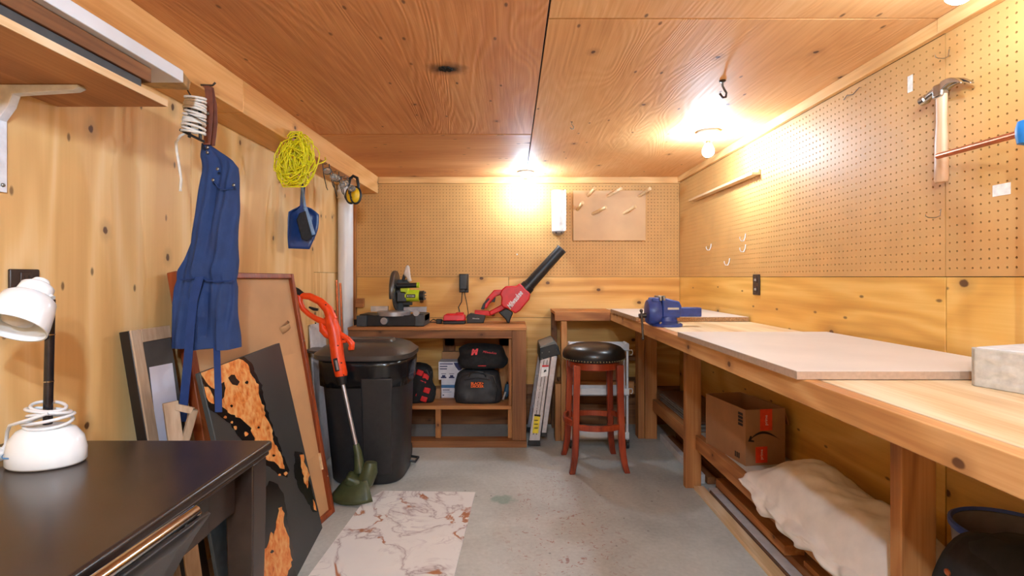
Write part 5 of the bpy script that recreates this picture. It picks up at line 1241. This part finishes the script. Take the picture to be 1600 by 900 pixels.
# --- cord on a black winder
MAT['cord_white'] = plain('white_cord', (226, 216, 204), .6, 0, .06, 40)
YC = 1.66
t = thing('wound_cord', 'white cord wound on a black holder hanging beside the apron', 'cord', (-1.02, YC, 1.6))
for k in range(13):
    py = 152 + k * 4.4; tl = 2.5 + (k % 3)
    cl, cr = at(290.5 + (k % 2) - k * .45, py, YC), at(320 - k * .1, py + tl + (k % 4), YC)
    c = (cl + cr) / 2; hw = (cr - cl) / 2
    loop = [c + hw * math.cos(q) + Vector((0, .024 * math.sin(q), .0035 * math.sin(q + k))) for q in [2 * math.pi * i / 20 for i in range(20)]]
    P(MB().tube(loop, .0042, 8, closed=True), 'cord_turn', 'cord_white', smooth=60)
P(MB().bar(at(295, 150, YC), at(296, 215, YC), .01, .006), 'winder_bar', 'black_plastic', bevel=.001)
P(MB().bar(at(312, 152, YC), at(313, 218, YC), .01, .006), 'winder_bar', 'black_plastic', bevel=.001)
P(MB().bar(at(282, 203, YC), at(318, 221, YC), .012, .008), 'winder_end', 'black_plastic', bevel=.001)
P(MB().bar(at(294, 178, YC - .03), at(325, 193, YC - .03), .006, .003), 'tie_band', 'black_plastic', bevel=.0005)
P(MB().tube([at(290, 208, YC), at(282, 212, YC), at(275, 222, YC + .005), at(276, 236, YC + .005), at(280, 260, YC), at(283, 280, YC), at(282, 294, YC)], .0042, 8), 'loose_end', 'cord_white', smooth=60)
for dx in (-2, 0, 2): P(MB().tube([at(282, 292, YC), at(282 + dx, 299, YC)], [.003, .001], 6), 'frayed_tip', 'cord_white', smooth=60)
P(MB().tube([(bx(YC) - .01, YC, 1.802), at(303, 158, YC), at(303, 150, YC)], .0025, 8), 'hanging_hook', 'dark_steel', smooth=60)

# --- yellow rope hank
MAT['yellow'] = plain('yellow_rope', (236, 222, 20), .55, 0, .08, 60)
YR = 2.44
t = thing('rope_hank', 'tangled hank of yellow rope hanging from the left beam', 'rope', (-1.02, YR, 1.56))
m = MB(); rnd = random.Random(5); pts = []
NL = 40
for k in range(NL):
    cxp, cyp = 463 + rnd.uniform(-12, 12), 249 + rnd.uniform(-15, 15); ax_, ay_ = rnd.uniform(9, 26), rnd.uniform(16, 38); ph = rnd.uniform(0, 6.28); dy = rnd.uniform(-.05, .03)
    for i in range(26):
        q = 2 * math.pi * i / 26 + ph
        wob = 9.0 * noise.noise(Vector((math.cos(q) * 1.4, math.sin(q) * 1.4, k * 3.1)))
        px = cxp + (ax_ + wob) * math.cos(q) - .12 * (ay_ * math.sin(q)); py = cyp + (ay_ + wob) * math.sin(q)
        pts.append(at(px, min(max(py, 206), 292), YR + dy + .012 * math.sin(3 * q + k)))
m.tube(pts, .0028, 6)
P(m, 'rope', 'yellow', smooth=80)
P(MB().tube([at(490, 262, YR), at(497, 256, YR + .02), at(504, 254, YR + .08), at(509, 250, YR + .2), at(508, 246, YR + .3)], .0036, 8), 'rope_end', 'yellow', smooth=80)
P(MB().tube([(bx(YR) - .01, YR, 1.83), at(462, 216, YR), at(462, 210, YR - .01)], .004, 8), 'hanging_hook', 'dark_steel', smooth=60)

# --- dustpan and brush
MAT['pan_blue'] = plain('dustpan_blue', (34, 62, 118), .35, 0, .06)
MAT['brush_blue'] = plain('pale_blue_grip', (120, 146, 178), .4); MAT['bristle'] = plain('black_bristle', (24, 24, 28), .8, 0, .3, 90, .3)
t = thing('dustpan', 'blue dustpan with clipped brush hanging on the left wall under the rope', 'dustpan', (-1.13, 2.73, 1.29))
uu = Vector((.70, .71, 0)); nn = Vector((.71, -.70, 0)); oc = Vector((-1.135, 2.73, 1.30)); vv = Vector((0, 0, 1))
wid = lambda z: .056 + .026 * math.sin(min(1, z / .19) * math.pi * .62) if z < .19 else max(.010, .080 - (z - .19) * 1.7 if z < .232 else .010)
G = []
for j in range(25):
    z = .001 + .345 * j / 24; w = wid(z); row = []
    for i in range(15):
        s_ = -1 + 2 * i / 14; e = abs(s_) ** 5
        dep = (.038 * e * min(1, max(0, z - .0) * 9) if z < .225 else .006 * e)
        row.append(oc + uu * (s_ * w + .02 * (z / .345)) + vv * z + nn * dep)
    G.append(row)
P(MB().grid(G), 'pan', 'pan_blue', smooth=60, solid=.004)
P(MB().tube([oc + uu * .02 + vv * (.345 + 0) + nn * .002, oc + uu * .0 + vv * .362 + nn * .0, oc + uu * -.03 + vv * .355], .003, 8), 'hanging_wire', 'dark_steel', smooth=60)
np_ = oc + uu * -.012 + vv * .359
P(MB().tube([Vector((XL - .004, np_.y, np_.z - .006)), Vector((np_.x + .012, np_.y, np_.z - .003))], .0025, 8), 'nail', 'dark_steel', smooth=60)
br = P(MB().bar(oc + uu * .056 + vv * .075 + nn * .05, oc + uu * .012 + vv * .22 + nn * .045, .020, .014, nn), 'brush_back', 'brush_blue', bevel=.004)
P(MB().bar(oc + uu * .012 + vv * .22 + nn * .045, oc + uu * .006 + vv * .335 + nn * .02, .014, .010, nn), 'brush_handle', 'brush_blue', bevel=.003)
P(MB().prism([oc + uu * a + vv * b + nn * .042 for a, b in ((.048, .062), (.012, .20), (-.018, .185), (-.034, .15), (-.006, .05), (.022, .04))], nn * .012), 'bristles', 'bristle', br, bevel=.003)
# --- safety glasses and ear muffs along the beam
MAT['clear'] = plain('clear_lens', (225, 228, 230), .08, 0, .01, Transmission_Weight=.85)
def glasses(px, py, Y, s_, tint, label, flip=1):
    t = thing('safety_glasses', label, 'glasses', at(px, py + 20, Y), 0, 'safety glasses on the beam hooks')
    bp = lambda dx, dz, dy=0: Vector((dx * s_, dy, dz * s_)) + BASE[t.name].inverted().translation
    top_ = .085
    for k, dx in ((0, -.012), (1, .02)):
        P(MB().tube([bp(dx, top_ - .004 * k, .0), bp(dx + .002 * flip, .03, .01), bp(dx + .012 * flip, -.03 + .01 * k, .02), bp(dx + .02 * flip, -.045 + .012 * k, .015)], [.0028, .0026, .0026, .0022], 8), 'temple_arm', 'black_plastic', t, smooth=60)
    for k, (dx, dz) in enumerate(((-.004, .055), (.03, .025))):
        lens = P(MB().sphere(bp(dx + .018 * flip, dz - .01, -.008), .021 * s_, 14, 8, (1, .28, .8)), 'lens', tint, t, smooth=180)
        P(MB().tube([bp(dx + .018 * flip + .021 * math.cos(q), dz - .01 + .017 * math.sin(q), -.009) for q in [2 * math.pi * i / 16 for i in range(16)]], .0018, 6, closed=True), 'lens_rim', 'black_plastic' if k == 0 else 'steel', lens, smooth=60)
    P(MB().tube([Vector((bx(Y) - .012, Y, bp(0, .082).z)), bp(.004, .08, 0), bp(.006, .088, 0)], .0024, 8), 'hanging_hook', 'dark_steel', t, smooth=60)
glasses(508, 262, 2.90, 1.15, 'clear', 'black framed safety glasses on the beam hook closest to the yellow rope')
glasses(523, 273, 3.05, 1.15, 'clear', 'clear safety glasses hanging between two other pairs on the beam')
glasses(537, 279, 3.15, 1.1, 'clear', 'safety glasses on the beam hook right next to the yellow ear muffs')
YE = 3.22
t = thing('ear_muffs', 'black and yellow ear muffs hanging at the far end of the left beam', 'ear muffs', at(552, 320, YE))
P(MB().tube([at(546, 303, YE + .02), at(545, 290, YE), at(547, 279, YE), at(552, 275, YE), at(558, 278, YE), at(560, 290, YE), at(559, 302, YE)], [.007, .008, .009, .010, .010, .009, .007], 10), 'headband', 'black_plastic', smooth=60)
MAT['muff_yellow'] = plain('muff_yellow', (238, 190, 26), .4)
for dx, dy in ((-4, .07), (3.5, -.012)):
    c = at(552 + dx, 305, YE + dy)
    cup = P(MB().sphere(c, .038, 18, 12, (.72, .55, 1.25)), 'ear_cup', 'muff_yellow', smooth=180)
    P(MB().tube([c + Vector((.030 * math.cos(q), .006 + .002 * math.sin(q), .050 * math.sin(q))) for q in [2 * math.pi * i / 28 for i in range(28)]], .0085, 10, closed=True), 'cushion_ring', 'black_plastic', cup, smooth=60)
P(MB().tube([at(547, 290, YE - .02), at(546, 300, YE - .03), at(549, 314, YE - .03)], .004, 8), 'yoke', 'black_plastic', smooth=60)
P(MB().tube([(bx(YE) - .012, YE, at(0, 279, YE).z), at(551, 278.5, YE), at(552, 274, YE)], .003, 8), 'hanging_hook', 'dark_steel', smooth=60)

# --- high shelf at the upper left, its bracket and what lies on it
t = thing('wall_shelf', 'plywood shelf on a white bracket high on the left wall', 'shelf', (-1.08, .5, 1.36))
P(MB().box(XL + .002, -.938, -.7, 1.39, 1.612, 1.63), 'shelf_board', wood('shelf_ply', (150, 96, 58), (176, 118, 74), (196, 140, 94), 'Y', knots=.4, kscale=4, rough=.6, ks=.06), bevel=.0015)
P(MB().box(-.9378, -.9345, -.7, 1.39, 1.612, 1.63), 'edge_strip', 'pale_wood')
MAT['bracket_white'] = plain('white_bracket', (226, 226, 232), .35)
for y in (1.235, .1):
    P(MB().box(XL + .001, XL + .006, y - .012, y + .012, 1.355, 1.611), 'bracket_leg', 'bracket_white', bevel=.0015)
    P(MB().prism([(XL + .001, y - .011, 1.611), (-1.04, y - .011, 1.611), (-1.035, y - .011, 1.605), (-1.05, y - .011, 1.598), (XL + .04, y - .011, 1.589), (XL + .03, y - .011, 1.56), (XL + .001, y - .011, 1.52)], (0, .022, 0)), 'bracket_arm', 'bracket_white', bevel=.0015)
    P(MB().sphere((XL + .0065, y, 1.372), .005, 8, 6), 'screw', 'steel', smooth=180)
tag(recentre(build(MB().box(-1.02, -.955, -.6, 1.32, 1.631, 1.66), 'metal_track', MAT['grey_plastic'], bevel=.002)), 'long dark track lying on the high shelf', 'track')
tag(recentre(build(MB().box(-1.05, -.95, -.6, 1.35, 1.661, 1.699), 'plank', MAT['oldY'], bevel=.002)), 'brown plank on the dark track on the high shelf', 'plank')
t = thing('flat_package', 'long white wrapped package with torn end on top of the high shelf pile', 'package', (-1.0, .5, 1.6995))
P(MB().box(-1.068, -.93, -.6, 1.45, 1.70, 1.7345), 'wrapped_board', plain('white_wrap', (228, 228, 232), .4, 0, .03, 6), bevel=.002)
P(MB().hexa([(-1.066, 1.4505, 1.701), (-.932, 1.4505, 1.701), (-1.05, 1.50, 1.703), (-.955, 1.515, 1.702), (-1.066, 1.4505, 1.733), (-.932, 1.4505, 1.733), (-1.05, 1.495, 1.728), (-.955, 1.525, 1.731)]), 'torn_end', plain('kraft_gold', (176, 140, 86), .5, 0, .2, 30, .2), bevel=.003)

# --- desk lamp
MAT['lamp_white'] = plain('lamp_white', (240, 240, 240), .22, 0, .01)
LY = 1.10; lc = Vector((at(73, 0, LY).x, LY, HD))
t = thing('desk_lamp', 'white desk lamp with tilted shade and wound cord on the dark desk', 'lamp', lc)
def oval(z, a, b, n=48): return [lc + Vector((a * math.cos(2 * math.pi * k / n), b * math.sin(2 * math.pi * k / n), z)) for k in range(n)]
P(MB().loops([oval(.001, .071, .052), oval(.006, .075, .056), oval(.03, .0755, .056), oval(.055, .070, .051), oval(.073, .056, .041), oval(.082, .036, .028), oval(.084, .014, .012)]), 'lamp_base', 'lamp_white', smooth=60)
P(MB().tube([lc + Vector((-.052, -.0395, .028)) + Vector((.0045 * math.cos(q), -.0002, .0045 * math.sin(q))) for q in [2 * math.pi * i / 16 for i in range(16)]], .0008, 6, closed=True), 'emblem', MAT['blue_print'])
P(MB().box(lc.x - .044, lc.x - .02, lc.y - .0508, lc.y - .0495, HD + .0265, HD + .0295), 'printed_name', 'blue_print')
ptop = at(79, 468, LY)
pb = lc + Vector((.002, 0, .08))
P(MB().tube([pb, pb.lerp(ptop, .5), ptop], .0085, 16), 'pole', plain('gunmetal', (70, 68, 76), .25, .9), smooth=40)
for f in (.35, .72): P(MB().tube([pb.lerp(ptop, f), pb.lerp(ptop, f + .008)], .0095, 16), 'pole_ring', 'chrome', smooth=40)
for k in range(5):
    z = .088 + .0085 * k; r_ = .044 - .003 * k + .006 * (k % 2); ph = k * 1.3
    P(MB().tube([lc + Vector((.004 + r_ * math.cos(q), r_ * .75 * math.sin(q), z + .007 * math.sin(q + ph))) for q in [2 * math.pi * i / 24 for i in range(24)]], .0034, 8, closed=True), 'cord_turn', 'white_plastic', smooth=60)
P(MB().tube([lc + Vector((.03, -.03, .115)), lc + Vector((0, -.045, .105)), lc + Vector((-.05, -.03, .09)), lc + Vector((-.075, -.01, .07)), lc + Vector((-.088, .0, .04)), lc + Vector((-.092, -.005, .03))], .0034, 8), 'cord_end', 'white_plastic', smooth=60)
pg = P(MB().obox(lc + Vector((-.094, -.008, .022)), .022, .018, .024, (0, .5, 0)), 'plug', 'white_plastic', bevel=.004)
for dy in (-.004, .006): P(MB().obox(lc + Vector((-.103, -.01 + dy, .006)), .006, .0015, .016, (0, .5, 0)), 'plug_blade', 'brass', pg)
ax = Vector((.04, -.59, -.81)).normalized(); h0 = at(70, 431, LY + .02)
R3 = ax.to_track_quat('Z', 'Y').to_matrix()
P(MB().lathe([(.004, .012), (.014, .013), (.0165, .018), (.0165, .022), (.022, .024), (.0295, .03), (.031, .05), (.029, .052), (.038, .056), (.046, .064), (.051, .085), (.056, .115), (.0575, .132), (.0545, .132), (.052, .11), (.047, .085), (.04, .066), (.01, .06)], h0, n=40, M=R3), 'lamp_shade', 'lamp_white', smooth=50)
P(MB().lathe([(.004, .062), (.022, .066), (.03, .08), (.032, .1), (.026, .116), (.012, .122), (.002, .123)], h0, n=24, M=R3), 'bulb', plain('frosted_bulb', (228, 220, 212), .4), smooth=80)
pj = h0 + ax * .035
P(MB().tube([ptop, ptop.lerp(pj, .6)], .010, 12), 'head_joint', 'lamp_white', smooth=60)
